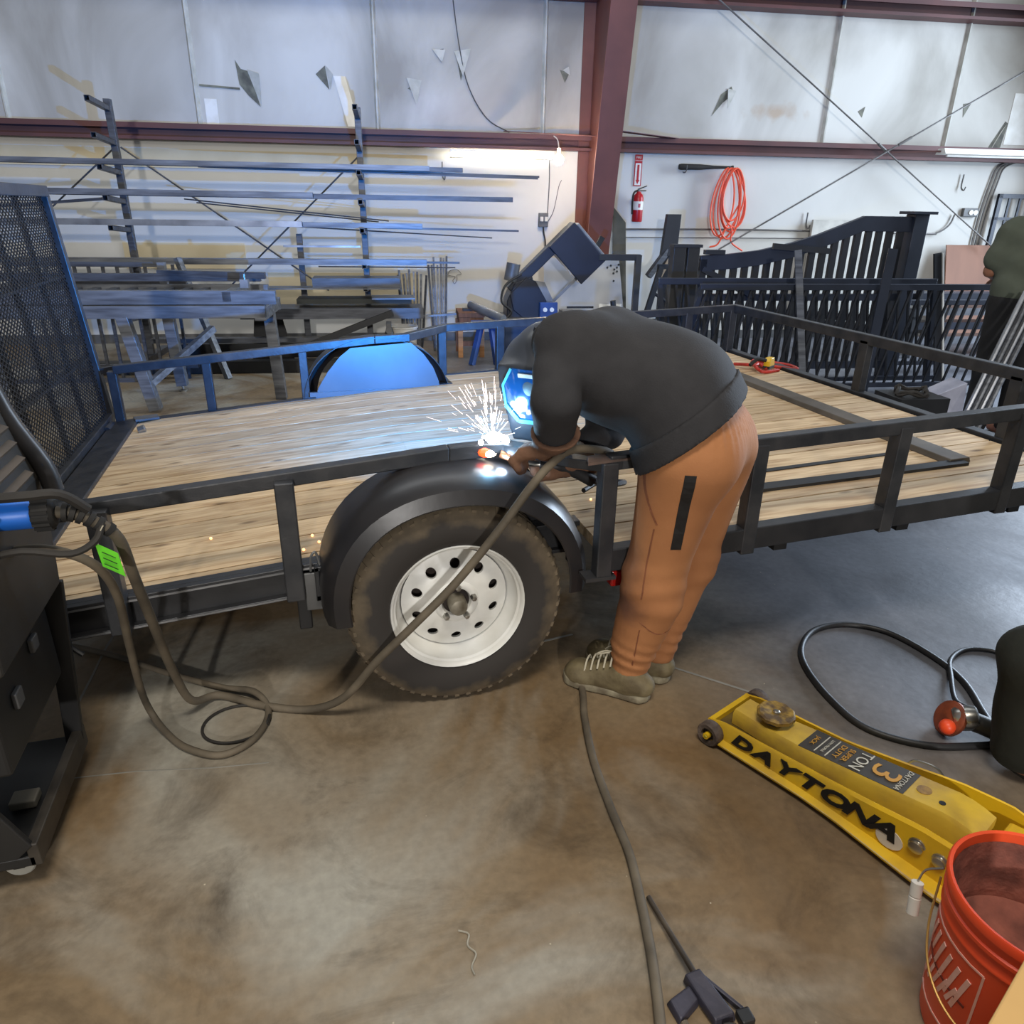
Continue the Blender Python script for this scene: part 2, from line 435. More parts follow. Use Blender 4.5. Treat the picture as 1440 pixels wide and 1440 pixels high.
M_tear = pm('torn_foil_edge', (74, 74, 66), .6, 0, (120, 120, 104), 9)
M_flap = pm('vinyl_flap', (198, 197, 189), .5, 0, (172, 172, 162), 9)
# all of these are in the wall's own axes: x along it, y negative towards the room
for s in (-2.05, -.21, 1.60, 4.95, 6.53, 8.05, -3.9, 9.6):
    MB().prism([(0, 0), (.02, -.035), (.035, -.035), (.055, 0)], lambda x, y, s=s: (s+x, y, 2.24), lambda x, y, s=s: (s+x+.01, y, 5.9)).build('seam_fold', M_flap, wall)
def tear(s, z, pts, flap):
    MB().prism([(s+x, z+y) for x, y in pts], lambda x, y: (x, -.004, y), lambda x, y: (x, .002, y)).build('insulation_tear', M_tear, wall)
    if flap:
        a, b, c = [(s+x, z+y) for x, y in flap]
        MB().add([(a[0], -.006, a[1]), (b[0], -.006, b[1]), (c[0], -.03, c[1]), (a[0], -.012, a[1]), (b[0], -.012, b[1]), (c[0], -.034, c[1])], [(0, 1, 2), (5, 4, 3), (0, 3, 4, 1), (1, 4, 5, 2), (2, 5, 3, 0)]).build('torn_flap', M_flap, wall)
tear(-1.55, 2.66, [(-.05, .2), (.0, .12), (.08, .1), (.16, -.22), (.05, -.12), (-.03, -.02)], [(.06, .12), (.17, -.22), (.18, .08)])
MB().bar((-1.98, -.006, 2.62), (-1.58, -.006, 2.60), .01, .018).build('insulation_tear', M_tear, wall)
tear(-.72, 2.74, [(-.08, .02), (.02, .1), (.05, -.12)], [(.02, .11), (.06, -.12), (.10, .02)])
tear(.21, 2.66, [(-.06, .0), (.03, .06), (.06, -.06)], [(-.07, .1), (.09, .08), (.03, -.16)])
tear(.5, 2.98, [(-.06, .04), (.04, .06), (.03, -.04)], [(-.08, .05), (.06, .05), (.02, -.07)])
tear(.72, 2.95, [(-.05, .06), (.08, .08), (.0, -.2)], [(-.07, .07), (.11, .1), (.02, -.16)])
tear(1.86, 2.84, [(-.06, .05), (.05, .03), (.0, -.07)], [(-.03, .05), (.06, .0), (.03, .08)])
tear(2.3, 2.85, [(-.05, -.07), (.0, .08), (.06, -.08)], [(-.03, -.06), (.04, -.06), (.0, .06)])
tear(3.72, 2.7, [(-.14, -.2), (-.05, .02), (.06, .1), (.1, .03), (-.02, -.06)], [(.02, .08), (.12, .06), (.03, -.12)])
tear(5.4, 2.6, [(-.03, .0), (.05, .05), (.03, -.06)], None)
tear(6.75, 2.66, [(-.05, .06), (.05, .07), (-.02, -.08)], None)
tear(7.25, 2.33, [(-.12, -.12), (.06, .22), (.1, .2), (.07, -.06), (-.02, -.15)], [(.02, .1), (.08, .2), (-.1, -.16)])
tear(8.35, 2.35, [(-.12, .04), (.1, .06), (.12, -.05), (-.1, -.06)], None)
MB().box(-1.95, -1.83, -.006, 0, 2.26, 2.5).build('patch_tape', M_white, wall)
MB().hexa([(-.62, -.006, 2.75), (-.5, -.006, 2.75), (-.5, 0, 2.75), (-.62, 0, 2.75)], [(-.5, -.006, 2.28), (-.38, -.006, 2.28), (-.38, 0, 2.28), (-.5, 0, 2.28)]).build('patch_tape', M_white, wall)
MB().box(7.35, 8.2, -.006, 0, 2.3, 2.85).build('patch_tape', M_white, wall)
MB().tube([(.63, -.015, 3.6), (.7, -.02, 3.1), (.8, -.02, 2.7), (1.0, -.02, 2.4), (1.25, -.02, 2.27)], .006, 6, 5).build('loose_wire', M_grey, wall)

# girts: steel C sections along the wall
def girt(name, z0, z1, dep):
    g = MB().prism([(-dep, z0), (-dep, z0+.03), (-dep+.01, z0+.03), (-dep+.01, z0+.012), (-.01, z0+.012), (-.01, z1-.012), (-dep+.01, z1-.012), (-dep+.01, z1-.05), (-dep, z1-.05), (-dep, z1), (0, z1), (0, z0)],
        lambda y, z: (-6.4, y, z), lambda y, z: (11.4, y, z))
    o = g.build(name, M_girt); o.location = W(0, .0); o.rotation_euler = (0, 0, WY); return structure(o)
girt('trim_1', 2.10, 2.255, .12)
girt('trim_2', 3.52, 3.68, .2)
o = MB().box(-4.2, .34, -.02, 0, 1.84, 2.02).build('trim_3', M_tan); o.location = W(0, 0); o.rotation_euler = (0, 0, WY); structure(o)
o = MB().box(-3.0, -1.72, -.012, 0, .82, 1.09).build('arc_shade_upper', M_tan); o.location = W(0, 0); o.rotation_euler = (0, 0, WY); structure(o)  # tan band painted where bars shadow the wall from the arc's blue
o = MB().box(-1.5, .2, -.012, 0, .3, .78).build('arc_shade_lower', M_tan); o.location = W(0, 0); o.rotation_euler = (0, 0, WY); structure(o)  # second painted band of arc shadow, built as a thin tan panel
o = MB().box(-6.4, 11.4, -.012, 0, 0.0, .10).build('baseboard_back', M_grey); o.location = W(0, 0); o.rotation_euler = (0, 0, WY); structure(o)

# tapered wide-flange column
col = thing('steel_column', 'tall oxide red steel column with a flared wide flange in front of the white wall', 'column', W(2.18, 0), WY)
def cd(z): return -(.36+.21*z)
MB().box(-.14, .10, -.02, -.004, 0, 5.8).build('outer_flange', M_red, col)
MB().add([(-.015, -.02, 0), (.0, -.02, 0), (.0, cd(0), 0), (-.015, cd(0), 0), (-.015, -.02, 5.8), (.0, -.02, 5.8), (.0, cd(5.8), 5.8), (-.015, cd(5.8), 5.8)],
    [(3, 2, 1, 0), (4, 5, 6, 7), (0, 1, 5, 4), (1, 2, 6, 5), (2, 3, 7, 6), (3, 0, 4, 7)]).build('web', M_red, col)
MB().hexa([(-.13, cd(0)-.02, 0), (.13, cd(0)-.02, 0), (.13, cd(0), 0), (-.13, cd(0), 0)], [(-.13, cd(5.8)-.02, 5.8), (.13, cd(5.8)-.02, 5.8), (.13, cd(5.8), 5.8), (-.13, cd(5.8), 5.8)]).build('inner_flange', M_red, col)
MB().bar((-1.0, -.13, 2.27), (-.02, cd(2.2), 2.19), .05, .006).build('flange_brace', M_girt, col)
MB().bar((.95, -.13, 2.25), (.05, -.45, 2.29), .12, .006).build('flange_brace', M_girt, col)
# rod bracing in front of the right-hand bay
M_rod = pm('steel_rod', (120, 118, 116), .5, .5, (96, 92, 90), 5)
for a, b, lab in (((2.62, 4.05), (7.33, 1.14), 'thin steel brace rod sloping down to the right across the bay beyond the column'), ((8.6, 3.84), (3.73, 1.08), 'thin steel brace rod rising to the right across the bay beyond the column')):
    r = thing('brace_rod', lab, 'brace rod', W(0, 0), WY, 'crossed brace rods in the right bay')
    MB().cyl((a[0], -.26 if a[0] < 5 else -.29, a[1]), (b[0], -.26 if a[0] < 5 else -.29, b[1]), .009, 8).build('rod', M_rod, r)
    t = .62 if a[0] < 5 else .55
    q = [a[0]+(b[0]-a[0])*t, a[1]+(b[1]-a[1])*t]; q2 = [a[0]+(b[0]-a[0])*(t+.03), a[1]+(b[1]-a[1])*(t+.03)]
    MB().cyl((q[0], -.26 if a[0] < 5 else -.29, q[1]), (q2[0], -.26 if a[0] < 5 else -.29, q2[1]), .016, 8).build('turnbuckle', M_rod, r)
# control joints in the slab
M_joint = pm('light_joint_filler', (150, 146, 136), .8)
# ------------------------------------------------------------------ trailer
TX, TY = .407, 1.87
tr = thing('utility_trailer', 'black steel flatbed trailer with pine plank deck, steel rails and a white steel wheel', 'trailer', (TX, TY, 0))
def dz(x, h=0.0): return .518+h+(.039 if x > 0 else .0832)*x
YI0, YI1, YO0, YO1 = .24, 2.36, 0.0, 2.6
XR, XF = -1.34, 2.45
deck = MB()
def plank(x0, x1, y0, y1):
    xs = [x0]+([0.0] if x0 < 0 < x1 else [])+[x1]
    for a, b in zip(xs[:-1], xs[1:]):
        deck.hexa([(a, y0, dz(a)-.038), (b, y0, dz(b)-.038), (b, y1, dz(b)-.038), (a, y1, dz(a)-.038)], [(a, y0, dz(a)), (b, y0, dz(b)), (b, y1, dz(b)), (a, y1, dz(a))])
p = .141; k = 0; y = .03
while y < 2.57:
    y1 = min(y+p-.007, 2.57)
    if y1 <= YI0+.01: plank(.44, XF-.05, y, y1)
    elif y < YI0+.02: plank(.44, XF-.05, y, y1); plank(XR+.06, .44, YI0+.03, y1)
    elif y >= YI1-.03: plank(.44, XF-.05, y, y1)
    elif y1 > YI1-.03: plank(.44, XF-.05, y, y1); plank(XR+.06, .44, y, YI1-.03)
    else: plank(XR+.06, XF-.05, y, y1)
    y += p
deck.build('deck_planks', M_deck, tr, bevel=.003)
def member(x0, x1, y, w, zt, zb, name, mat=M_black, y1=None):
    y1 = y if y1 is None else y1
    m = MB(); xs = [x0]+([0.0] if x0 < 0 < x1 else [])+[x1]
    for a, b in zip(xs[:-1], xs[1:]):
        ya = y+(y1-y)*(a-x0)/(x1-x0); yb = y+(y1-y)*(b-x0)/(x1-x0)
        m.hexa([(a, ya-w/2, dz(a)+zb), (b, yb-w/2, dz(b)+zb), (b, yb+w/2, dz(b)+zb), (a, ya+w/2, dz(a)+zb)], [(a, ya-w/2, dz(a)+zt), (b, yb-w/2, dz(b)+zt), (b, yb+w/2, dz(b)+zt), (a, ya+w/2, dz(a)+zt)])
    return m.build(name, mat, tr, bevel=.004)
# side frame of the wide front section
member(.43, XF, YO0, .05, .006, -.07, 'side_frame')
member(.43, XF, YO1, .05, .006, -.07, 'side_frame')
# channel frame of the rear section: web with two flanges
for yy, sg in ((YI0, 1), (YI1, -1)):
    m = MB()
    for a, b in ((XR, 0.0), (0.0, .44)):
        for (y0, y1, zt, zb) in ((0, .03, .004, -.105), (-.024, .0, .004, -.014), (-.024, 0, -.092, -.105)):
            q0, q1 = (yy+y0*sg, yy+y1*sg) if sg > 0 else (yy-y1, yy-y0)
            m.hexa([(a, q0, dz(a)+zb), (b, q0, dz(b)+zb), (b, q1, dz(b)+zb), (a, q1, dz(a)+zb)], [(a, q0, dz(a)+zt), (b, q0, dz(b)+zt), (b, q1, dz(b)+zt), (a, q1, dz(a)+zt)])
    m.build('side_channel', M_black, tr, bevel=.002)
    # bright strips paint the highlights along the flange edges
    m = MB()
    for a, b in ((XR, -.03),):
        for zz in (-.009, -.0985):
            yq = yy-.025 if sg > 0 else yy+.025
            m.hexa([(a, yq-.001, dz(a)+zz-.003), (b, yq-.001, dz(b)+zz-.003), (b, yq+.001, dz(b)+zz-.003), (a, yq+.001, dz(a)+zz-.003)], [(a, yq-.001, dz(a)+zz+.003), (b, yq-.001, dz(b)+zz+.003), (b, yq+.001, dz(b)+zz+.003), (a, yq+.001, dz(a)+zz+.003)])
    m.build('worn_lit_edge', M_bright, tr)['label'] = 'painted highlight along the side channel edge'
# stake pocket
m = MB()
for x0, x1, z0, z1 in ((-.43, -.31, -.115, -.095), (-.43, -.31, -.015, .002), (-.43, -.415, -.115, .002), (-.325, -.31, -.115, .002)):
    m.hexa([(x0, YI0-.05, dz(x0)+z0), (x1, YI0-.05, dz(x1)+z0), (x1, YI0-.02, dz(x1)+z0), (x0, YI0-.02, dz(x0)+z0)], [(x0, YI0-.05, dz(x0)+z1), (x1, YI0-.05, dz(x1)+z1), (x1, YI0-.02, dz(x1)+z1), (x0, YI0-.02, dz(x0)+z1)])
m.build('stake_pocket', M_black, tr, bevel=.003)
# cross members
for x in (-1.0, -.55, .6, 1.1, 1.6, 2.1):
    yy0, yy1 = (YI0, YI1) if x < .44 else (YO0, YO1)
    MB().box(x-.025, x+.025, yy0+.03, yy1-.03, dz(x)-.12, dz(x)-.042).build('cross_member', M_blackdark, tr)
# front and rear frame
MB().box(XF-.03, XF+.03, YO0-.025, YO1+.025, dz(XF)-.07, dz(XF)+.012).build('front_frame', M_rail, tr, bevel=.004)
m = MB().hexa([(XR-.07, YI0, dz(XR)-.1), (XR+.08, YI0, dz(XR)-.1), (XR+.08, YI1, dz(XR)-.1), (XR-.07, YI1, dz(XR)-.1)], [(XR-.07, YI0, dz(XR)+.006), (XR+.06, YI0, dz(XR)+.02), (XR+.06, YI1, dz(XR)+.02), (XR-.07, YI1, dz(XR)+.006)])
m.build('tail_plate', M_rail, tr, bevel=.004)
# top rails
H = .307
member(.43, XF, YO0, .045, H, H-.045, 'top_rail', M_rail)
member(.43, XF, YO1, .045, H, H-.045, 'top_rail', M_rail)
member(XR-.02, .14, YI0, .045, H, H-.045, 'top_rail', M_rail)
member(XR-.02, .20, YI1, .045, H, H-.045, 'top_rail', M_rail)
m = MB(); zf = dz(XF)+H
m.box(XF-.022, XF+.022, YO0-.022, YO1+.022, zf-.05, zf).build('top_rail', M_rail, tr, bevel=.004)
MB().bar((.18, YI1, dz(.18)+H-.022), (.45, YO1, dz(.45)+H-.022), .045, .045).build('rail_link', M_rail, tr, bevel=.003)
# the flat bar being welded in on the near side, bowed down and outwards
pts = [(.10, .245, .0), (.18, .225, -.002), (.26, .16, -.010), (.34, .08, -.018), (.41, .015, -.020), (.50, -.003, -.012), (.60, 0, -.004)]
rings = []
for x, y, z in pts:
    zz = dz(x)+H+z; wv = .052
    dx, dy = .35, 1.0 if x < .45 else 1.0
    rings.append([(x-wv*.25*(x < .4), y-wv/2, zz-.03), (x-wv*.25*(x < .4), y-wv/2, zz), (x+wv*.25*(x < .4), y+wv/2, zz), (x+wv*.25*(x < .4), y+wv/2, zz-.03)])
MB().loft(rings).build('rail_splice', M_rail, tr, bevel=.003)
MB().add([(.36, -.02, dz(.4)+H-.014), (.50, -.03, dz(.5)+H-.008), (.50, .02, dz(.5)+H-.006), (.38, .04, dz(.4)+H-.012), (.36, -.02, dz(.4)+H-.022), (.50, -.03, dz(.5)+H-.014), (.50, .02, dz(.5)+H-.012), (.38, .04, dz(.4)+H-.022)], [(0, 1, 2, 3), (7, 6, 5, 4), (0, 4, 5, 1), (1, 5, 6, 2), (2, 6, 7, 3), (3, 7, 4, 0)]).build('heat_scale', pm('brown_heat_scale', (104, 84, 74), .7, .2, (80, 66, 60), 20), tr)
# weld heat on the splice
MB().ball((.128, .213, dz(.128)+H-.030), .016, 10, 6, (1.3, .6, .8)).build('glowing_weld', em('weld_white_heat', (255, 226, 190), 14), tr)['label'] = 'white hot weld puddle'
MB().ball((.118, .218, dz(.12)+H-.026), .024, 10, 6, (1.2, .45, .75)).build('heated_steel', em('red_heat', (255, 62, 24), 5.0), tr)['label'] = 'red hot steel around the weld'
# posts
def post(x, y, zt, zb, w=.055, dpt=.05, mat=M_rail):
    MB().box(x-w/2, x+w/2, y-dpt/2, y+dpt/2, dz(x)+zb, dz(x)+zt).build('rail_post', mat, tr, bevel=.004)
for x in (-1.29, -.985, -.49): post(x, YI0-.03, H-.02, -.10)
for x in (.431, .933, 1.469, 1.965, 2.42): post(x, YO0-.002, H-.02, -.085, .05)
for x in (-1.37, -.905, -.40): post(x, YI1+.005, H-.03, .0, .045)
for x in (.431, .80, 1.25, 1.7, 2.1, 2.43): post(x, YO1, H-.03, -.07, .05)
for y in (1.33, .43): MB().box(XF-.022, XF+.022, y-.03, y+.03, dz(XF)-.06, zf-.03).build('rail_post', M_rail, tr, bevel=.004)
# fenders: teardrop arch with a rolled outer lip
M_fend = pm('fender_black_paint', (34, 33, 35), .33, 0, (42, 39, 39), 5, bump=.03)
def fender(y_in, y_out, name, up=0.0):
    sg = 1 if y_out > y_in else -1
    n = 34; rings = []
    for i in range(n+1):
        t = math.radians(-6+196*i/n)
        cx, cz = .004, .405+up
        c, s_ = math.cos(t), math.sin(t)
        r = .40+.010*math.sin(t*2)**2
        def P(rr, y): return (cx+c*rr, y, cz+s_*(rr-.042))
        ring = [P(r+.022, y_in), P(r+.022, y_in+(y_out-y_in)*.55), P(r+.012, y_in+(y_out-y_in)*.80), P(r-.012, y_in+(y_out-y_in)*.95), P(r-.055, y_out), P(r-.060, y_out-.004*sg), P(r-.016, y_in+(y_out-y_in)*.92), P(r+.008, y_in+(y_out-y_in)*.78), P(r+.018, y_in+(y_out-y_in)*.5), P(r+.018, y_in)]
        rings.append(ring)
    return MB().loft(rings).build(name, M_fend, tr, smooth=True, angle=35)
fender(.285, .035, 'fender')
fender(2.33, 2.575, 'fender', .03)
def well_plate(y, name):
    m = MB(); a = []; n = 22
    for i in range(n+1):
        t = math.radians(10+160*i/n); a.append((.004+math.cos(t)*.425, .405+math.sin(t)*.385))
    poly = [(.37, .47), (.355, .56), (.325, .64), (.27, .72), (.20, .785), (-.14, .765), (-.20, .72), (-.27, .64), (-.33, .55), (-.355, .47)]
    m.prism(poly, lambda x, z: (x, y-.003, z), lambda x, z: (x, y+.003, z))
    # rolled flange along the deck
    m.box(-.38, .39, y-.012, y+.012, .500, .526)
    return m.build(name, M_fend, tr)
well_plate(.277, 'wheel_well_plate')
well_plate(2.325, 'wheel_well_plate').data.materials[0] = pm('arc_brightened_plate', (98, 102, 108), .34, .1, (84, 88, 94), 3)  # black plate's colour raised to grey so the arc's blue shows
# wheels
def tyre_material():
    m = bpy.data.materials.new('dusty_tyre_rubber'); m.use_nodes = True
    nt = m.node_tree; b = nt.nodes['Principled BSDF']; L = nt.links.new
    tc = node(nt, 'TexCoord'); sx = node(nt, 'SeparateXYZ'); L(tc.outputs['Object'], sx.inputs[0])
    cx = node(nt, 'CombineXYZ'); L(sx.outputs[0], cx.inputs[0]); L(sx.outputs[2], cx.inputs[1])
    ln = node(nt, 'VectorMath', operation='LENGTH'); L(cx.outputs[0], ln.inputs[0])
    n = node(nt, 'TexNoise'); n.inputs['Scale'].default_value = 14; n.inputs['Detail'].default_value = 7; L(tc.outputs['Object'], n.inputs['Vector'])
    ml = node(nt, 'Math', operation='MULTIPLY_ADD'); L(n.outputs[0], ml.inputs[0]); ml.inputs[1].default_value = .11; L(ln.outputs['Value'], ml.inputs[2])
    r = node(nt, 'ValToRGB'); e = r.color_ramp.elements
    e[0].position = .335; e[1].position = .40; e[0].color = (*lin((50, 46, 43)), 1); e[1].color = (*lin((112, 98, 78)), 1)
    e2 = r.color_ramp.elements.new(.36); e2.color = (*lin((82, 72, 58)), 1)
    L(ml.outputs[0], r.inputs[0]); L(r.outputs[0], b.inputs['Base Color']); b.inputs['Roughness'].default_value = .85
    bp = node(nt, 'Bump'); bp.inputs['Strength'].default_value = .3; bp.inputs['Distance'].default_value = .004; L(n.outputs[0], bp.inputs['Height']); L(bp.outputs[0], b.inputs['Normal'])
    return m
M_tyre = tyre_material()
def wheel(yc, out):
    """yc: centre plane, out: +1/-1 side that shows its face; local axes of the tire"""
    R = .345; w = .098
    m = MB()
    prof = [(.205, .075), (.235, .093), (.275, .1), (.305, .095), (.328, .083), (.338, .068), (.345, .035), (.345, .028), (.338, .026), (.338, .018), (.345, .016), (.345, -.016), (.338, -.018), (.338, -.026), (.345, -.028), (.345, -.035), (.338, -.068), (.328, -.083), (.305, -.095), (.275, -.1), (.235, -.093), (.205, -.075)]
    m.lathe([(r, h) for r, h in prof], (0, 0, 0), (0, 1, 0), 72, closed=True)
    for i in range(54):
        t = 2*math.pi*i/54
        for sd in (-1, 1):
            c, s_ = math.cos(t), math.sin(t); c2, s2 = math.cos(t+.045), math.sin(t+.045)
            y0, y1 = sd*.060, sd*.086
            m.hexa([(c*.334, y0, s_*.334), (c2*.334, y0, s2*.334), (c2*.318, y1, s2*.318), (c*.318, y1, s_*.318)], [(c*.3445, y0, s_*.3445), (c2*.3445, y0, s2*.3445), (c2*.331, y1, s2*.331), (c*.331, y1, s_*.331)])
    t = m.build('tire', M_tyre, tr, smooth=True, angle=45)
    t.location = (-.005, yc, .345)
    # rim: barrel and flange
    o = out
    m = MB()
    m.lathe([(.213, o*.088), (.215, o*.080), (.206, o*.074), (.196, o*.066), (.192, o*.030), (.178, o*.012), (.170, -o*.002), (.170, -o*.012), (.185, -o*.0), (.198, o*.03), (.202, o*.07), (.209, o*.086)], (0, 0, 0), (0, 1, 0), 64, closed=True)
    # disc with ten round holes
    N = 10; r0, r1 = .072, .172; rh = .0165; rm = .129; SEG = 16
    def disc_y(r):   # the face rises towards the bolt circle
        return o*(.010+.030*max(0, min(1, (.165-r)/.05)))
    vs = []; fs = []
    for i in range(N):
        tc_ = 2*math.pi*(i+.5)/N; half = math.pi/N
        for k in range(SEG):
            a = 2*math.pi*k/SEG
            hx, hy = math.cos(a), math.sin(a)
            sc_ = 1/max(abs(hx), abs(hy))
            u, v = hx*sc_, hy*sc_
            rr = rm+(r1-rm)*u if u > 0 else rm+(rm-r0)*u
            th = tc_+half*v
            for lvl, (q_r, q_t) in enumerate(((rr, th), (rm+hx*rh*1.25, tc_+hy*rh*1.25/rm), (rm+hx*rh, tc_+hy*rh/rm), (rm+hx*rh, tc_+hy*rh/rm))):
                yv = disc_y(q_r) if lvl < 2 else (disc_y(q_r)-o*.002 if lvl == 2 else disc_y(q_r)-o*.012)
                vs.append((q_r*math.cos(q_t), yv, q_r*math.sin(q_t)))
        b = i*SEG*4
        for k in range(SEG):
            k2 = (k+1) % SEG
            for l in range(3):
                f = (b+k*4+l, b+k2*4+l, b+k2*4+l+1, b+k*4+l+1)
                fs.append(f if o < 0 else f[::-1])
    m.add(vs, fs)
    # bolt circle dish with a centre hole
    m.lathe([(.0725, disc_y(.072)), (.066, o*.046), (.058, o*.048), (.048, o*.044), (.043, o*.03), (.043, o*.02), (.073, o*.028)], (0, 0, 0), (0, 1, 0), 40, closed=True)
    rim = m.build('rim', M_white, t, smooth=True, angle=40); rim['label'] = 'white steel rim with ten round holes'
    MB().lathe([(.17, -o*.03), (.17, -o*.02), (.10, -o*.018), (.044, -o*.014), (.043, o*.034), (.03, o*.036)], (0, 0, 0), (0, 1, 0), 32).build('brake_drum', pm('rusty_drum', (52, 40, 34), .7, .2, (30, 24, 22), 10), t, smooth=True)
    MB().lathe([(.030, o*.03), (.030, o*.074), (.026, o*.086), (.012, o*.092), (.0, o*.093)], (0, 0, 0), (0, 1, 0), 24).build('hub_cap', pm('dirty_hub_cap', (140, 134, 120), .5, .4, (96, 88, 72), 20), t, smooth=True)
    for k in range(5):
        a = 2*math.pi*(k+.2)/5
        MB().lathe([(.011, o*.044), (.011, o*.058), (.008, o*.066), (.0, o*.067)], (math.cos(a)*.056, 0, math.sin(a)*.056), (0, 1, 0), 6).build('lug_nut', M_chrome, t)
    return t
wheel(.163, -1)
wheel(2.44, 1)
MB().cyl((-.005, .26, .345), (-.005, 2.34, .345), .035, 14).build('axle', M_blackdark, tr, smooth=True)
# bracket hanging ahead of the fender, leg and marker lamp
MB().box(-.462, -.40, .205, .213, .33, .46).build('mud_flap_bracket', M_grey, tr, bevel=.003)
MB().box(-.49, -.45, .215, .25, .26, .43).build('drop_leg', M_blackdark, tr, bevel=.004)
MB().tube([(-.44, .2, .47), (-.435, .195, .52), (-.42, .2, .53), (-.41, .205, .47)], .004, 6, 4).build('bracket_hook', M_grey, tr)
tl = MB().box(.478, .56, .02, .06, .385, .44).build('marker_lamp', pm('red_lens', (170, 30, 26), .25, 0, (140, 22, 20), 30), tr, bevel=.006); tl['label'] = 'red marker lamp under the deck edge'
MB().tube([(.44, .05, .455), (.455, .03, .415), (.47, .04, .425)], .006, 6, 4).build('lamp_wire', M_blackcable, tr)
MB().box(.37, .47, -.03, .03, .44, .452).build('post_foot_plate', M_rail, tr)
# flat ledge strip let into the deck near the front
def dk(x, y, h): return (x-TX, y-TY, dz(x-TX)+h)
MB().hexa([dk(2.40, 2.13, 0), dk(2.51, 2.13, 0), dk(2.51, 4.2, 0), dk(2.40, 4.2, 0)], [dk(2.41, 2.13, .022), (dk(2.50, 2.13, .022)), dk(2.50, 4.2, .022), dk(2.41, 4.2, .022)]).build('deck_strip', pm('dull_flat_bar', (96, 88, 78), .6, .2, (74, 66, 56), 6), tr, bevel=.003)
MB().hexa([dk(1.45, 2.12, 0), dk(2.47, 2.10, 0), dk(2.47, 2.14, 0), dk(1.45, 2.17, 0)], [dk(1.45, 2.12, .012), dk(2.47, 2.10, .012), dk(2.47, 2.14, .016), dk(1.45, 2.17, .016)]).build('deck_strip', M_blackdark, tr)
MB().hexa([dk(1.45, 2.29, 0), dk(2.33, 2.30, 0), dk(2.33, 2.325, 0), dk(1.45, 2.32, 0)], [dk(1.45, 2.29, .004), dk(2.33, 2.30, .004), dk(2.33, 2.325, .004), dk(1.45, 2.32, .004)]).build('deck_gap', M_blackdark, tr)

# tail gate: angle frame, ribs and expanded metal, standing upright
gate = MB()
gx0, gx1, gz0, gz1 = XR-.10, XR-.2, .40, 1.56
gy0, gy1 = .26, 2.44
def G(y, t, off=0.0): return (gx0+(gx1-gx0)*t+off, y, gz0+(gz1-gz0)*t)
gate.bar(G(gy1, 0), G(gy1, 1), .05, .05, (1, 0, 0)); gate.bar(G(gy0, 0), G(gy0, 1), .05, .05, (1, 0, 0))
gate.bar(G(gy0, .985), G(gy1, .985), .05, .06, (1, 0, 0)); gate.bar(G(gy0, .015), G(gy1, .015), .05, .05, (1, 0, 0))
gf = gate.build('gate_frame', M_rail, tr, bevel=.004)
for y in (.62, .98, 1.36, 1.72, 2.08):
    MB().bar(G(y, .02, -.02), G(y, .97, -.02), .05, .012, (1, 0, 0)).build('gate_rib', M_blackdark, gf)
for t in (.30, .65): MB().bar(G(gy0, t, -.02), G(gy1, t, -.02), .012, .04, (1, 0, 0)).build('gate_rib', M_blackdark, gf)
em_ = MB(); hgt = math.hypot(gz1-gz0, gx1-gx0); wid = gy1-gy0
def clip_line(c, sl):
    # v = c + sl*u in panel of width wid and height hgt
    pts = []
    for u in (0, wid):
        v = c+sl*u
        if 0 <= v <= hgt: pts.append((u, v))
    for v in (0, hgt):
        u = (v-c)/sl
        if 0 < u < wid: pts.append((u, v))
    return pts[:2] if len(pts) >= 2 else None
stp = .0235
for sl in (.62, -.62):
    c = -sl*wid if sl > 0 else 0
    top = hgt if sl > 0 else hgt-sl*wid
    c += stp/2
    while c < top:
        q = clip_line(c, sl)
        if q:
            (u0, v0), (u1, v1) = q
            a = Vector(G(gy0+u0, v0/hgt)); b = Vector(G(gy0+u1, v1/hgt))
            if (b-a).length > .01: em_.bar(a, b, .0042, .004, (1, 0, 0))
        c += stp
em_.build('expanded_metal', M_blackdark, gf)
for y in (.5, 2.25): MB().cyl((gx0+.03, y-.06, .405), (gx0+.03, y+.06, .405), .022, 12).build('gate_hinge', M_rail, tr)
MB().bar((XR-.0, 2.44, dz(XR)+H-.03), (XR-.2, 2.44, dz(XR)+H-.06), .03, .03).build('gate_latch', M_rail, tr)
MB().cyl((XR+.1, 2.1, dz(XR)+.02), (XR+.13, 2.1, dz(XR)+.03), .018, 10).build('tail_bolt', M_chrome, tr)
# ------------------------------------------------------------------ the welder
V = lambda *a: np.array(a, float)
M_skin = pm('skin', (150, 104, 80), .55, 0, (140, 94, 72), 10)
M_sweat = pm('charcoal_sweatshirt', (46, 45, 47), .9, 0, (40, 39, 41), 16, bump=.12, bscale=220)
M_rib = pm('charcoal_rib_knit', (43, 42, 44), .9, 0, (38, 37, 39), 20, bump=.15, bscale=160)
M_pants = pm('tan_joggers', (172, 116, 72), .85, 0, (156, 102, 62), 5, bump=.1, bscale=200)
M_black_zip = pm('black_zip_tape', (22, 22, 24), .5, 0, (32, 32, 34), 40)
F_ = V(-.74, .67, 0); F_ /= np.linalg.norm(F_); Lf = V(-F_[1], F_[0], 0)   # forward, left
if Lf[1] > 0: Lf = -Lf
Z_ = V(0, 0, 1)
hip = V(1.09, 1.80, .87); waist = V(1.03, 1.835, 1.015); chest = V(.845, 1.975, 1.105); neck = V(.745, 2.07, 1.135)
shL = V(.695, 1.92, 1.165); shR = V(.905, 2.17, 1.13)
elL = V(.640, 1.80, 1.035); wrL = V(.672, 1.885, .872)
elR = V(.96, 2.16, .84); wrR = V(.80, 2.055, .757)
head = V(.745, 2.19, 1.025)
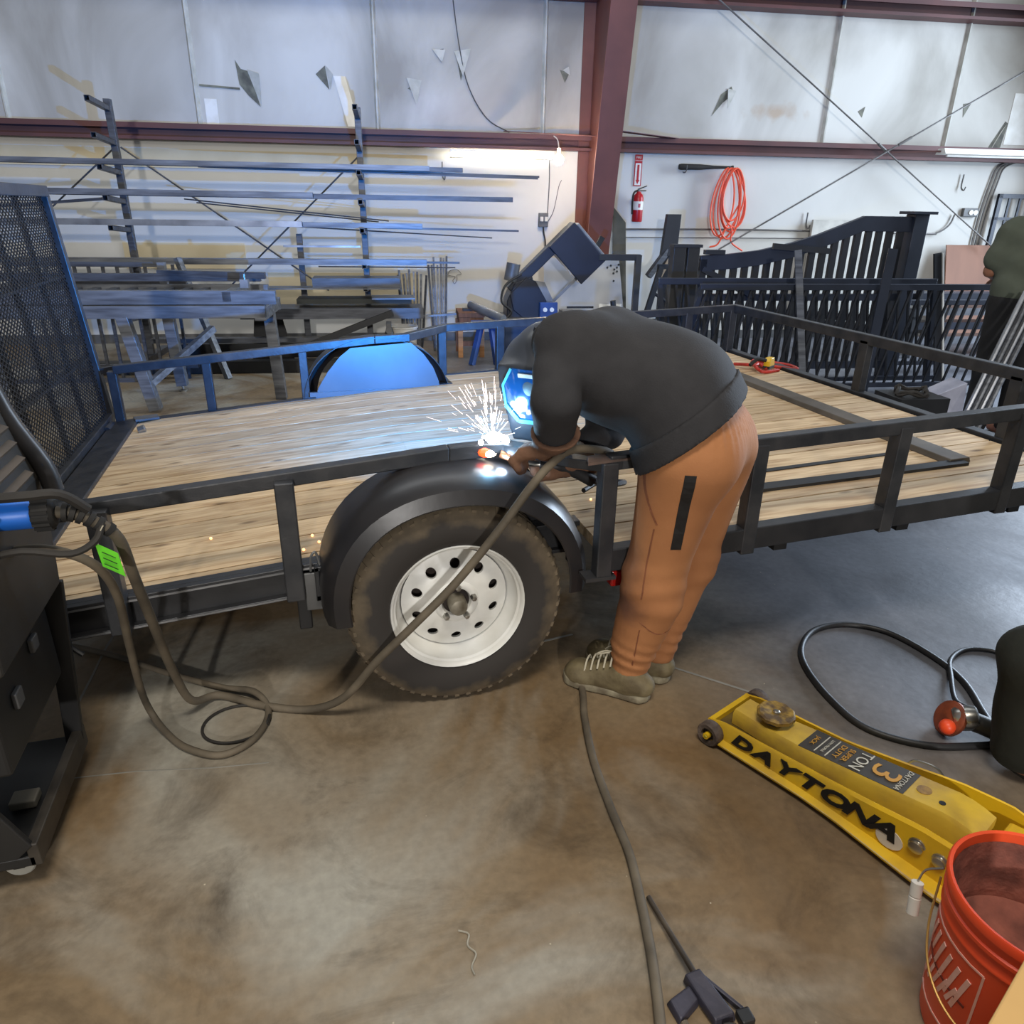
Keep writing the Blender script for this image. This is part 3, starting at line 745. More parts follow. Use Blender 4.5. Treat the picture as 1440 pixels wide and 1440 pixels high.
hjL = hip+Lf*.085+V(-.015, 0, -.02); knL = V(.985, 1.80, .46); anL = V(.955, 1.845, .10)
hjR = hip-Lf*.095+V(.03, -.01, -.02); knR = V(1.165, 1.905, .45); anR = V(1.085, 1.905, .10)
person = thing('person', 'person in charcoal sweatshirt, tan joggers and welding helmet bending over the trailer rail to weld', 'person', (1.02, 1.87, 0))
PO = (1.02, 1.87, 0)
def body_parts(P, g=0.0):
    t = [sd_cap(P, hip+Lf*.06, waist+Lf*.05, .105+g, .095+g), sd_cap(P, hip-Lf*.06, waist-Lf*.05, .105+g, .095+g),
         sd_cap(P, waist+Lf*.05, chest+Lf*.08, .095+g, .10+g), sd_cap(P, waist-Lf*.05, chest-Lf*.08, .095+g, .10+g),
         sd_cap(P, chest+Lf*.05, shL-F_*.03, .10+g, .062+g), sd_cap(P, chest-Lf*.05, shR-F_*.03, .10+g, .062+g)]
    return t
def armL(P, g=0.0): return union([sd_cap(P, shL-Z_*.012, elL, .058+g, .045+g), sd_cap(P, elL, wrL, .045+g, .033+g)], .03)
def armR(P, g=0.0): return union([sd_cap(P, shR-Z_*.012, elR, .058+g, .045+g), sd_cap(P, elR, wrR, .045+g, .033+g)], .03)
def legL(P, g=0.0): return union([sd_cap(P, hjL, knL, .088+g, .058+g), sd_cap(P, knL, anL, .058+g, .04+g)], .04)
def legR(P, g=0.0): return union([sd_cap(P, hjR, knR, .088+g, .058+g), sd_cap(P, knR, anR, .058+g, .04+g)], .04)
footL = V(.80, 1.965, .035); heelL = V(.985, 1.80, .04); footR = V(.92, 2.06, .035); heelR = V(1.10, 1.88, .04)
def hand(P, w, d, side, up, grip):
    """palm and five curled fingers; d: along the palm, side: across the knuckles, up: back of the hand"""
    r = [sd_cap(P, w, w+d*.035, .026, .027), sd_box(P, w+d*.06, (.042, .038, .014), np.stack([d, side, up]), .012)]
    for k, (o, l) in enumerate(((-.030, .066), (-.010, .075), (.011, .070), (.030, .054))):
        b = w+d*.095+side*o; a1 = d*math.cos(.6)-up*math.sin(.6); a2 = d*math.cos(1.9)-up*math.sin(1.9)
        m1 = b+a1*l*.55; m2 = m1+a2*l*.5
        r += [sd_cap(P, b-d*.015, m1, .0105, .0095), sd_cap(P, m1, m2, .0095, .008)]
    tb = w+d*.03-side*.04; r += [sd_cap(P, tb+side*.01, tb+d*.035-side*.018-up*.012, .0125, .0105), sd_cap(P, tb+d*.035-side*.018-up*.012, tb+d*.062-side*.006-up*.03, .0105, .009)]
    return union(r, .008)
hdL_d = V(-.78, .58, -.26); hdL_d /= np.linalg.norm(hdL_d); hdL_s = np.cross(Z_, hdL_d); hdL_s /= np.linalg.norm(hdL_s); hdL_u = np.cross(hdL_d, hdL_s)
hdR_d = V(-.93, -.22, .05); hdR_d /= np.linalg.norm(hdR_d); hdR_s = np.cross(V(0, -.9, .4), hdR_d); hdR_s /= np.linalg.norm(hdR_s); hdR_u = np.cross(hdR_d, hdR_s)
def bodyF(P):
    d = body_parts(P)+[armL(P, -.006), armR(P, -.006), legL(P), legR(P), sd_cap(P, neck-V(0, 0, .01), head+V(0, 0, .02), .055, .055), sd_ell(P, head, (.078, .095, .11)), sd_cap(P, anL, footL, .032, .022), sd_cap(P, anR, footR, .032, .022)]
    b = union(d, .035)
    # face: brow, nose and chin below the helmet
    fd = V(-.5, -.55, -.62); fd /= np.linalg.norm(fd)
    b = smin(b, sd_cap(P, head+fd*.085, head+fd*.105-Z_*.02, .012, .014), .02)
    b = np.minimum(b, hand(P, wrL, hdL_d, hdL_s, hdL_u, 1)); return np.minimum(b, hand(P, wrR, hdR_d, hdR_s, hdR_u, 1))
field('body', bodyF, (.45, 1.6, .0), (1.36, 2.42, 1.34), .011, M_skin, person, PO)

def folds(P, amp, fx, ph, dirv):
    return amp*np.sin(P@dirv*fx+ph+2.0*np.sin(P@V(7, 5, 9)))
hem_n = (waist-hip); hem_n /= np.linalg.norm(hem_n); hem_n = hem_n+V(-.25, .2, 0); hem_n /= np.linalg.norm(hem_n)
hem_c = V(1.055, 1.82, .922)
def sweatF(P):
    t = union(body_parts(P, .022)+[sd_ell(P, chest-Z_*.06+F_*(-.05), (.16, .16, .12)), sd_ell(P, V(.965, 1.89, 1.085), (.17, .15, .125)), sd_cap(P, waist-Z_*.03+F_*.02, chest-Z_*.06, .115, .10)], .06)
    # cloth hanging from the chest
    t = smin(t, sd_cap(P, waist-Z_*.05+F_*.03, chest-Z_*.09+F_*.02, .07, .05), .07)
    t = smin(t, union([sd_cap(P, hip+Lf*.075, waist+Lf*.055, .158, .147), sd_cap(P, hip-Lf*.075, waist-Lf*.055, .158, .147)], .06), .04)
    t = np.maximum(t, -((P-hem_c)@hem_n)+.035)
    aL = armL(P, .019)+folds(P, .0035, 60, 0, V(.3, .5, .9)); aR = armR(P, .018)+folds(P, .0035, 60, 2, V(.3, .5, .9))
    cutL = (P-(wrL-(wrL-elL)/np.linalg.norm(wrL-elL)*.015))@((wrL-elL)/np.linalg.norm(wrL-elL))
    cutR = (P-(wrR-(wrR-elR)/np.linalg.norm(wrR-elR)*.015))@((wrR-elR)/np.linalg.norm(wrR-elR))
    d = smin(smin(t, np.maximum(aL, cutL), .035), np.maximum(aR, cutR), .035)
    d = smin(d, sd_cap(P, neck-F_*.02, neck+F_*.015, .075, .07), .05)
    return d+folds(P, .0022, 26, .5, V(.8, -.3, .4))
field('sweatshirt', sweatF, (.42, 1.55, .66), (1.36, 2.42, 1.36), .0095, M_sweat, person, PO)
def bandF(P):
    t = union([sd_cap(P, hip+Lf*.072, waist+Lf*.055, .173, .161), sd_cap(P, hip-Lf*.072, waist-Lf*.055, .173, .161)], .06)
    u = (P-hem_c)@hem_n
    return np.maximum(t, np.abs(u-.018)-.034)
field('waist_rib', bandF, (.7, 1.5, .66), (1.40, 2.2, 1.2), .0075, M_rib, person, PO)['label'] = 'ribbed hem of the sweatshirt'
def pantsF(P):
    g = union([sd_cap(P, hip+Lf*.075+Z_*.015, hip-Lf*.075+Z_*.015, .132), sd_cap(P, hip+Lf*.06, waist+Lf*.05, .128, .118), sd_cap(P, hip-Lf*.06, waist-Lf*.05, .128, .118)], .05)
    lL = union([sd_cap(P, hjL, knL, .128, .088), sd_cap(P, knL, anL+Z_*.01, .088, .062), sd_cap(P, knL-F_*.015-Z_*.08, anL+Z_*.1, .08, .058)], .05)
    lR = union([sd_cap(P, hjR, knR, .122, .082), sd_cap(P, knR, anR+Z_*.01, .082, .06)], .05)
    d = smin(smin(g, lL, .045), lR, .025)
    # gathered cloth at the ankles and behind the knees
    za = np.exp(-((P[:, 2]-.16)/.06)**2); zk = np.exp(-((P[:, 2]-.44)/.09)**2); zw = np.exp(-((P[:, 2]-.96)/.05)**2)
    d = d-za*.0045*np.sin(P[:, 2]*150+P[:, 0]*40)-zk*.0022*np.sin(P[:, 2]*85+P[:, 1]*30)+zw*.003*np.sin(np.arctan2(P[:, 1]-1.81, P[:, 0]-1.07)*42)
    d = d+folds(P, .0025, 16, 1.0, V(.9, .5, .25))
    d = np.maximum(d, (P-waist-V(0, 0, .0))@hem_n)
    return np.maximum(d, .085-P[:, 2])
pants = field('joggers', pantsF, (.68, 1.5, .06), (1.42, 2.2, 1.12), .0092, M_pants, person, PO)
# surface points on the trousers towards a viewer for zip and seams
def snap(F, p, n, lift=.002):
    p = np.array(p, float); n = np.array(n, float); n /= np.linalg.norm(n)
    ts = np.linspace(.35, -.35, 281); v = F(p[None]+ts[:, None]*n)
    k = np.argmax(v < 0)
    return p+n*(ts[k]+lift)
sd_n = V(-.25, -.96, .1)
def strip(name, pts, w, mat, F, n=sd_n, lift=.002, par=None, dirw=None):
    m = MB(); top = []; bot = []
    for i, q in enumerate(pts):
        a = np.array(pts[min(i+1, len(pts)-1)])-np.array(pts[max(i-1, 0)]); c = np.cross(a, n); c /= np.linalg.norm(c)
        top.append(snap(F, np.array(q)+c*w/2, n, lift)-V(*PO)); bot.append(snap(F, np.array(q)-c*w/2, n, lift)-V(*PO))
    L_ = len(pts); nn = n/np.linalg.norm(n)*.004
    v = top+bot+[q-nn for q in top]+[q-nn for q in bot]
    f = []
    for i in range(L_-1): f += [(i, i+1, L_+i+1, L_+i), (2*L_+i, 3*L_+i, 3*L_+i+1, 2*L_+i+1), (i, 2*L_+i, 2*L_+i+1, i+1), (L_+i, L_+i+1, 3*L_+i+1, 3*L_+i)]
    m.add(v, f); return m.build(name, mat, par or person)
strip('zip_pocket', [(.995, 1.74, z) for z in np.linspace(.842, .60, 14)], .030, M_black_zip, pantsF, lift=.003)['label'] = 'black zip pocket on the thigh'
M_seam = pm('joggers_seam', (136, 82, 52), .9)
strip('pocket_seam', [(.893+.045*t*t, 1.76, .845-.17*t) for t in np.linspace(0, 1, 14)], .005, M_seam, pantsF)
strip('leg_seam', [(.935-.012*t, 1.77, .66-.24*t) for t in np.linspace(0, 1, 10)], .004, M_seam, pantsF)
strip('knee_seam', [(.93+.11*t, 1.78, .335-.05*math.sin(t*2.2)) for t in np.linspace(0, 1, 12)], .004, M_seam, pantsF)
strip('shin_seam', [(.94-.005*t, 1.8, .30-.15*t) for t in np.linspace(0, 1, 8)], .004, M_seam, pantsF)
# dark welding grime on the front of the thigh and the knee
nt_ = M_pants.node_tree; b_ = nt_.nodes['Principled BSDF']; src = b_.inputs['Base Color'].links[0].from_socket
tcn = node(nt_, 'TexCoord'); gn = node(nt_, 'TexNoise'); gn.inputs['Scale'].default_value = 18; gn.inputs['Detail'].default_value = 5
nt_.links.new(tcn.outputs['Object'], gn.inputs['Vector'])
for pos, r_, amt in (((-.135, -.07, .52), .075, .55), ((-.115, -.07, .375), .06, .75)):
    dn = node(nt_, 'VectorMath', operation='DISTANCE'); dn.inputs[1].default_value = pos; nt_.links.new(tcn.outputs['Object'], dn.inputs[0])
    an = node(nt_, 'Math', operation='MULTIPLY_ADD'); nt_.links.new(gn.outputs[0], an.inputs[0]); an.inputs[1].default_value = .09; nt_.links.new(dn.outputs['Value'], an.inputs[2])
    rn = node(nt_, 'ValToRGB'); e_ = rn.color_ramp.elements; e_[0].position = .045+.02; e_[1].position = .045+r_+.03; e_[0].color = (amt, amt, amt, 1); e_[1].color = (0, 0, 0, 1)
    nt_.links.new(an.outputs[0], rn.inputs[0]); mn = node(nt_, 'MixRGB'); nt_.links.new(rn.outputs[0], mn.inputs[0]); nt_.links.new(src, mn.inputs[1]); mn.inputs[2].default_value = (*lin((84, 56, 48)), 1)
    src = mn.outputs[0]
nt_.links.new(src, b_.inputs['Base Color'])
# shoes
M_shoe = pm('scuffed_olive_leather', (126, 114, 84), .7, 0, (92, 80, 56), 16, bump=.2, bscale=60)
M_sole = pm('grey_sole', (150, 142, 118), .75, 0, (100, 90, 72), 20)
M_lace = pm('grey_lace', (190, 182, 160), .8)
def shoe(heel, toe, an):
    d = (toe-heel); d[2] = 0; Ln = np.linalg.norm(d); d /= Ln; s = np.cross(Z_, d); B = np.stack([d, s, Z_]); c = (heel+toe)/2; c[2] = 0
    def foot_w(x): return .036+.012*np.clip((x+.02)/.1, 0, 1)-.010*np.clip((x-.09)/.06, 0, 1)
    def up(P):
        q = (P-c)@B.T
        a = union([sd_cap(P, heel+Z_*.012, heel+d*.05+Z_*.012, .040, .042), sd_cap(P, heel+d*.05+Z_*.01, toe-d*.035+Z_*.0, .044, .043), sd_cap(P, an-Z_*.02, heel+d*.045+Z_*.05, .044, .046), sd_cap(P, heel+d*.07+Z_*.045, toe-d*.09+Z_*.02, .040, .036), sd_ell(P, toe-d*.03+Z_*.002, (.055, .055, .036))], .03)
        return np.maximum(np.maximum(a, .018-P[:, 2]), P[:, 2]-.118)
    lo = np.minimum(np.minimum(heel, toe), an)-.09; hi = np.maximum(np.maximum(heel, toe), an)+.09; lo[2] = -.01; hi[2] = .14
    u = field('shoe', up, lo, hi, .0065, M_shoe, person, PO)
    def so(P):
        q = (P-c)@B.T; w = foot_w(q[:, 0])+.008
        e = np.abs(q[:, 1])-w
        ends = np.maximum(np.abs(q[:, 0])-(Ln/2+.03), 0)
        rr = np.sqrt(np.maximum(np.abs(q[:, 0])-(Ln/2-.02), 0)**2+q[:, 1]**2)-(w+.004)
        f = np.where(np.abs(q[:, 0]) > Ln/2-.02, np.maximum(rr, e), e)
        return np.maximum(f, np.maximum(-(P[:, 2]-.002), P[:, 2]-.028-.01*np.clip((q[:, 0]-.08)/.06, 0, 1)))
    lo2 = lo.copy(); hi2 = hi.copy(); hi2[2] = .06
    field('shoe_sole', so, lo2, hi2, .0055, M_sole, u, (0, 0, 0))
    l = MB()
    for k in range(5):
        p0 = heel+d*(.105+.022*k); zt = .104-.011*k
        l.tube([p0+s*.036+Z_*(zt-.03)-V(*PO), p0+s*.016+Z_*zt-V(*PO), p0-s*.016+Z_*(zt+.002)-V(*PO), p0-s*.036+Z_*(zt-.03)-V(*PO)], .0032, 6, 3)
    b = heel+d*.10+Z_*.112-V(*PO)
    l.tube([b, b+d*.03+s*.03+Z_*.012, b+d*.055+s*.035-Z_*.005, b+d*.03+s*.012-Z_*.006, b], .0026, 6, 5)
    l.tube([b, b-s*.03+d*.02, b-s*.045+d*.05-Z_*.03], .0026, 6, 4)
    l.build('laces', M_lace, u, smooth=True)
    return u
shoe(heelL.copy(), footL.copy(), anL); shoe(heelR.copy(), footR.copy(), anR)
for o in [c for c in person.children if c.name.startswith('shoe')]:
    for c in o.children: 
        if c.name.startswith('shoe_sole'): c.location = (-PO[0], -PO[1], 0)
# gauntlets
def gaunt(w, el, d, s, u, flare):
    ax = (w-el)/np.linalg.norm(w-el)
    def g(P):
        h = hand(P, w, d, s, u, 1)-.0055
        cuff = sd_cap(P, w-ax*flare, w+d*.02, .076, .038)
        inner = sd_cap(P, w-ax*(flare+.03), w-ax*.01, .073, .030)
        cuff = np.maximum(cuff, -((P-(w-ax*flare*.85))@ax))
        return np.maximum(smin(h, cuff, .014), -inner)
    lo = w-.16; hi = w+.16
    return field('glove', g, lo, hi, .0052, M_leather, person, PO)
gaunt(wrL, elL, hdL_d, hdL_s, hdL_u, .072); gaunt(wrR, elR, hdR_d, hdR_s, hdR_u, .045)
# helmet
fd = V(-.60, -.74, -.26); fd /= np.linalg.norm(fd); hu = Z_-fd*fd[2]; hu = hu+V(0, 0, 0); hu /= np.linalg.norm(hu); hs = np.cross(fd, hu)
HB = np.stack([fd, hs, hu])
hc = head+fd*.005
M_helm = pm('dark_grey_helmet_shell', (58, 62, 70), .35, 0, (50, 54, 62), 5)
def helmF(P):
    q = (P-hc)@HB.T
    x, y, z = q[:, 0], q[:, 1], q[:, 2]
    e = sd_ell(q, (-.01, 0, .015), (.145, .118, .14))
    # face box tapering to the chin
    wz = .102-.032*np.clip((-z)/.17, 0, 1)
    fb = np.maximum(np.maximum(np.abs(y)-wz, x-.138-.05*np.clip(-z, 0, 1)), np.maximum(-x-.02, np.maximum(z-.08, -z-.175)))
    d = smin(e, fb, .045)
    d = np.maximum(d, -x-.075-.35*np.clip(z+.02, -.2, .2))
    inner = smin(sd_ell(q, (-.02, 0, .01), (.128, .104, .125)), np.maximum(np.maximum(np.abs(y)-wz+.012, x-.123), np.maximum(-x-.2, np.maximum(z-.06, -z-.2))), .03)
    return np.maximum(d, -inner)
helm = field('welding_helmet', helmF, hc-.26, hc+.26, .0065, M_helm, person, PO)
helm['label'] = 'dark welding helmet with a lit blue window'
def hp(x, y, z): return tuple(hc+fd*x+hs*y+hu*z-V(*PO))
M_visor = pm('arc_tinted_glass', (24, 92, 150), .12, 0, (16, 70, 130), 3, coat=1)  # blue tint paints the arc's reflection into the glass
poly = [(-.052, .075), (.052, .075), (.082, .02), (.078, -.05), (.04, -.10), (-.04, -.10), (-.078, -.05), (-.082, .02)]
vis = MB().prism(poly, lambda y, z: hp(.136, y, z), lambda y, z: hp(.147, y, z)).build('visor_window', M_visor, helm)
m = MB(); n = len(poly)
for i in range(n):
    a = poly[i]; b = poly[(i+1) % n]
    if i == 0: 
        m.bar(hp(.149, a[0], a[1]), hp(.149, a[0]+.03, a[1]), .007, .006, tuple(fd)); continue
    m.bar(hp(.149, a[0], a[1]), hp(.149, b[0], b[1]), .0075 if i < 3 or i > 5 else .013, .006, tuple(fd))
m.build('visor_trim', pm('arc_reflection_trim', (90, 200, 230), .4, 0, (80, 190, 222), 4), helm)  # cyan colour stands in for the arc reflecting off the trim
MB().box(-.06, .06, -.003, .003, -.035, .035)
MB().prism([(-.035, .05), (.03, .05), (.03, .062), (-.035, .062)], lambda y, z: hp(.147, y, z), lambda y, z: hp(.150, y, z)).build('visor_sticker', M_white, helm)
MB().lathe([(.02, 0), (.022, .006), (.018, .02), (0, .021)], hp(.02, -.112 if np.dot(hs, V(-.3, -.9, 0)) < 0 else .112, .05), tuple(hs*(-1 if np.dot(hs, V(-.3, -.9, 0)) < 0 else 1)), 14).build('helmet_knob', M_black, helm)
MB().lathe([(.016, 0), (.018, .006), (.014, .016), (0, .017)], hp(.03, 0, .148), tuple(hu), 14).build('helmet_knob', M_black, helm)

# torch in the right hand
gun = thing('welding_torch', 'black welding torch held under the rail in a brown glove', 'welding torch', (.78, 2.03, .75))
GO = V(.78, 2.03, .75)
def gp(x, y, z): return tuple(V(x, y, z)-GO)
MB().tube([gp(.86, 2.03, .70), gp(.80, 2.035, .735), gp(.74, 2.03, .757), gp(.68, 2.035, .765)], [.021, .021, .019, .016], 12, 4).build('handle', M_black, gun, smooth=True)
MB().tube([gp(.69, 2.035, .766), gp(.63, 2.05, .775), gp(.59, 2.065, .790)], .010, 10, 4).build('neck', M_chrome, gun, smooth=True)
MB().tube([gp(.60, 2.06, .786), gp(.565, 2.075, .80)], .013, 12).build('nozzle', pm('copper_nozzle', (150, 96, 66), .4, .8), gun, smooth=True)
MB().bar(gp(.76, 2.03, .735), gp(.72, 2.028, .737), .012, .010).build('trigger', M_black, gun)
MB().tube([gp(.86, 2.03, .70), gp(.92, 2.045, .675), gp(1.0, 2.10, .655), gp(1.04, 2.2, .62), gp(.98, 2.26, .60), gp(.9, 2.2, .60)], .009, 8, 5).build('lead', M_blackcable, gun, smooth=True)

# arc, sparks and the light of the arc
arc_c = V(.545, 2.085, .846)
def point(name, loc, power, color, r):
    l = bpy.data.lights.new(name, 'POINT'); l.energy = power; l.color = color; l.shadow_soft_size = r
    o = bpy.data.objects.new(name, l); C.objects.link(o); o.location = loc; return o
# the arc burns on the far face of the rail, so it throws its light away from the camera
al = bpy.data.lights.new('arc_light', 'AREA'); al.shape = 'DISK'; al.size = .035; al.energy = 125; al.spread = math.radians(118); al.color = (.02, .29, 1.0)
ao = bpy.data.objects.new('arc_light', al); C.objects.link(ao); ao.location = (.53, 2.155, .862)
ao.rotation_euler = Vector((-.04, .86, .40)).to_track_quat('-Z', 'Y').to_euler()
point('arc_glow', (.555, 2.07, .868), 3.2, (.22, .62, 1.0), .02)
point('arc_light_low', (.575, 2.05, .79), 1.0, (.55, .75, 1.0), .015)
arc = thing('welding_arc', 'blinding white welding arc at the rail corner in front of the helmet', 'welding arc', tuple(arc_c))
m = MB()
rr = np.random.RandomState(3)
for i in range(16):
    q = rr.normal(0, 1, 3)*V(.022, .014, .014); q[2] = abs(q[2])*.9-.008
    m.ball(q, .005+.008*rr.rand(), 8, 6)
m.ball((0, 0, .004), .020, 12, 8, (1.3, .8, .9))
m.build('arc_core', em('arc_white', (235, 245, 255), 22), arc, smooth=True)
spk = thing('welding_sparks', 'thin white sparks flying up and left from the welding arc', 'sparks', tuple(arc_c), kind='stuff')
m = MB()
for i in range(110):
    a = rr.uniform(-2.6, 2.6) if i % 3 else rr.uniform(1.2, 3.6)
    el = rr.uniform(.25, 1.45)
    d = V(math.cos(a)*math.cos(el), math.sin(a)*math.cos(el)*.6, math.sin(el)); d /= np.linalg.norm(d)
    if rr.rand() < .6: d[0] = -abs(d[0]) if rr.rand() < .7 else d[0]
    r0 = .02+.15*rr.rand()**1.3; ln = .010+.040*rr.rand(); th = .0002+.00035*rr.rand()
    m.bar(d*r0, d*(r0+ln), th*1.6, th*1.6)
m.build('spark', em('spark_white', (255, 240, 236), 3.5), spk)
spk2 = thing('spatter', 'small glowing orange spatter specks on the deck planks', 'spatter', (0, 0, 0), kind='stuff')
m = MB()
for x, y in ((-.25, 2.9), (-.62, 2.35), (-.55, 2.2), (-.02, 2.3), (.03, 2.25), (.08, 2.27), (-.1, 2.33), (.06, 2.22), (-.35, 2.42), (-.05, 2.2), (.74, 2.6), (.95, 2.25), (.0, 2.24)):
    m.ball((x, y, dz(x-TX)+.004), .005, 6, 4)
m.build('speck', em('spatter_orange', (255, 190, 130), 2.2), spk2)

# ------------------------------------------------------------------ people cut off by the right edge
def walker(name, label, org, parts, mats):
    t = thing(name, label, 'person', org)
    for (nm, Fn, lo, hi, h, mt) in parts: field(nm, Fn, V(*lo)+V(*org), V(*hi)+V(*org), h, mt, t, org)
    return t
M_olive = pm('olive_tee', (88, 94, 82), .9, 0, (76, 82, 70), 5, bump=.1)
M_blk_tr = pm('black_work_trousers', (20, 20, 22), .9, 0, (28, 28, 30), 8, bump=.1)
M_dk_tr = pm('dark_olive_trousers', (26, 28, 22), .9, 0, (34, 36, 28), 8, bump=.15)
# standing helper in the background
o2 = V(4.80, 4.0, 0)
fw = V(.35, .94, 0); lf = V(-.94, .35, 0)
def P2(*a): return o2+lf*a[0]+fw*a[1]+Z_*a[2]
def b2(P):
    d = [sd_cap(P, P2(.1, 0, .95), P2(.1, 0, .08), .075, .045), sd_cap(P, P2(-.1, 0, .95), P2(-.1, 0, .08), .075, .045), sd_cap(P, P2(.1, 0, .05), P2(.1, .16, .04), .04, .035), sd_cap(P, P2(-.1, 0, .05), P2(-.1, .16, .04), .04, .035),
         sd_cap(P, P2(.08, 0, 1.0), P2(.12, 0, 1.38), .10, .09), sd_cap(P, P2(-.08, 0, 1.0), P2(-.12, 0, 1.38), .10, .09), sd_cap(P, P2(0, 0, 1.4), P2(0, .05, 1.6), .055), sd_ell(P, P2(0, .07, 1.70), (.08, .09, .115)),
         sd_cap(P, P2(.2, 0, 1.42), P2(.24, .06, 1.15), .05, .042), sd_cap(P, P2(.24, .06, 1.15), P2(.12, .20, 1.10), .04, .03), sd_cap(P, P2(-.2, 0, 1.42), P2(-.24, .06, 1.15), .05, .042), sd_cap(P, P2(-.24, .06, 1.15), P2(-.16, .26, 1.05), .04, .03)]
    for sx, wx in ((1, .10), (-1, -.16)):
        for k in range(4): d.append(sd_cap(P, P2(wx-.03+.02*k, .23, 1.08), P2(wx-.03+.02*k, .29, 1.05), .011, .009))
        d.append(sd_cap(P, P2(wx-sx*.03, .22, 1.08), P2(wx-sx*.05, .26, 1.10), .012, .01))
    return union(d, .02)
def t2(P):
    t = union([sd_cap(P, P2(.09, 0, 1.02), P2(.12, 0, 1.38), .135, .115), sd_cap(P, P2(-.09, 0, 1.02), P2(-.12, 0, 1.38), .135, .115), sd_cap(P, P2(.19, 0, 1.41), P2(.235, .04, 1.22), .08, .072), sd_cap(P, P2(-.19, 0, 1.41), P2(-.235, .04, 1.22), .08, .072)], .05)
    return np.maximum(t, .97-P[:, 2])+.004*np.sin(P[:, 2]*40+P[:, 0]*30)
def p2f(P):
    t = union([sd_cap(P, P2(.1, 0, .95), P2(.11, 0, .50), .125, .095), sd_cap(P, P2(-.1, 0, .95), P2(-.11, 0, .50), .125, .095), sd_cap(P, P2(.11, 0, .5), P2(.12, 0, .1), .095, .085), sd_cap(P, P2(-.11, 0, .5), P2(-.12, 0, .1), .095, .085), sd_cap(P, P2(.06, 0, 1.0), P2(-.06, 0, 1.0), .13)], .04)
    return np.maximum(np.maximum(t, .06-P[:, 2]), P[:, 2]-1.03)
def s2(P, g): return np.maximum(sd_cap(P, P2(.12*g, -.03, .05), P2(.13*g, .18, .045), .055, .045), .005-P[:, 2])
def h2(P): return np.maximum(sd_ell(P, P2(0, .06, 1.72), (.092, .10, .115)), (P-P2(0, .12, 0))@fw)
walker('person', 'person in olive T-shirt and black trousers standing with their back turned beyond the trailer front', tuple(o2), [
    ('body', b2, (-.45, -.45, 0), (.45, .5, 1.86), .018, M_skin), ('tee_shirt', t2, (-.45, -.4, .9), (.45, .4, 1.6), .016, M_olive),
    ('trousers', p2f, (-.4, -.3, 0), (.4, .3, 1.1), .016, M_blk_tr), ('shoe', lambda P: s2(P, 1), (-.35, -.3, 0), (.35, .4, .13), .014, M_rubber), ('shoe', lambda P: s2(P, -1), (-.35, -.3, 0), (.35, .4, .13), .014, M_rubber), ('hair', h2, (-.2, -.2, 1.55), (.2, .3, 1.9), .012, M_blk_tr)], None)
# crouching person at the right edge of the foreground
o3 = V(1.95, 1.10, 0)
k3, a3, h3 = V(1.835, 1.20, .40), V(1.885, 1.20, .08), V(2.25, 1.10, .40)
k3b, a3b, h3b = V(1.98, .78, .34), V(2.12, .82, .08), V(2.18, .96, .40)
c3, n3 = V(2.14, 1.0, .78), V(2.06, 1.0, .98)
def b3(P):
    d = [sd_cap(P, h3, k3, .075, .055), sd_cap(P, k3, a3, .052, .04), sd_cap(P, h3b, k3b, .075, .055), sd_cap(P, k3b, a3b, .052, .04), sd_cap(P, a3-Z_*.03, a3-Z_*.045+V(.04, -.1, 0), .035, .03), sd_cap(P, a3b-Z_*.03, a3b-Z_*.045+V(-.1, 0, 0), .035, .03),
         sd_cap(P, (h3+h3b)/2, c3, .13, .14), sd_cap(P, c3, n3, .11, .055), sd_ell(P, n3+V(-.03, 0, .13), (.09, .08, .11)),
         sd_cap(P, c3+V(0, .17, .1), V(2.10, 1.3, .52), .05, .042), sd_cap(P, V(2.10, 1.3, .52), V(2.06, 1.26, .28), .04, .03), sd_cap(P, c3+V(0, -.17, .1), V(2.04, .76, .55), .05, .042), sd_cap(P, V(2.04, .76, .55), V(1.9, .86, .42), .04, .03)]
    for k in range(4): d += [sd_cap(P, V(2.04+.016*k, 1.255, .26), V(2.02+.016*k, 1.25, .18), .011, .009), sd_cap(P, V(1.88, .83+.018*k, .41), V(1.82, .83+.018*k, .38), .011, .009)]
    d += [sd_cap(P, V(2.03, 1.24, .26), V(1.99, 1.235, .22), .012, .01), sd_cap(P, V(1.89, .9, .42), V(1.86, .93, .4), .012, .01)]
    return union(d, .03)
def p3f(P):
    d = union([sd_cap(P, h3, k3, .115, .085), sd_cap(P, k3, a3+V(.01, 0, .02), .085, .085), sd_cap(P, h3b, k3b, .115, .085), sd_cap(P, k3b, a3b+Z_*.02, .085, .075), sd_cap(P, h3, h3b, .15)], .05)
    return np.maximum(d+.003*np.sin(P[:, 2]*31+P[:, 1]*40+P[:, 0]*23), .03-P[:, 2])
def t3(P): return np.maximum(union([sd_cap(P, (h3+h3b)/2+Z_*.1, c3, .165, .17), sd_cap(P, c3, n3, .15, .08), sd_cap(P, c3+V(0, .16, .1), V(2.10, 1.3, .56), .075, .06), sd_cap(P, c3+V(0, -.16, .1), V(2.04, .76, .58), .075, .06)], .05), .38-P[:, 2])
def s3(P, a, t): return np.maximum(sd_cap(P, a-V(-.03, 0, .04), a+t, .05, .042), .004-P[:, 2])
def h3f(P): return np.maximum(sd_ell(P, n3+V(-.02, 0, .15), (.10, .09, .115)), -(P[:, 0]-n3[0]+.06))
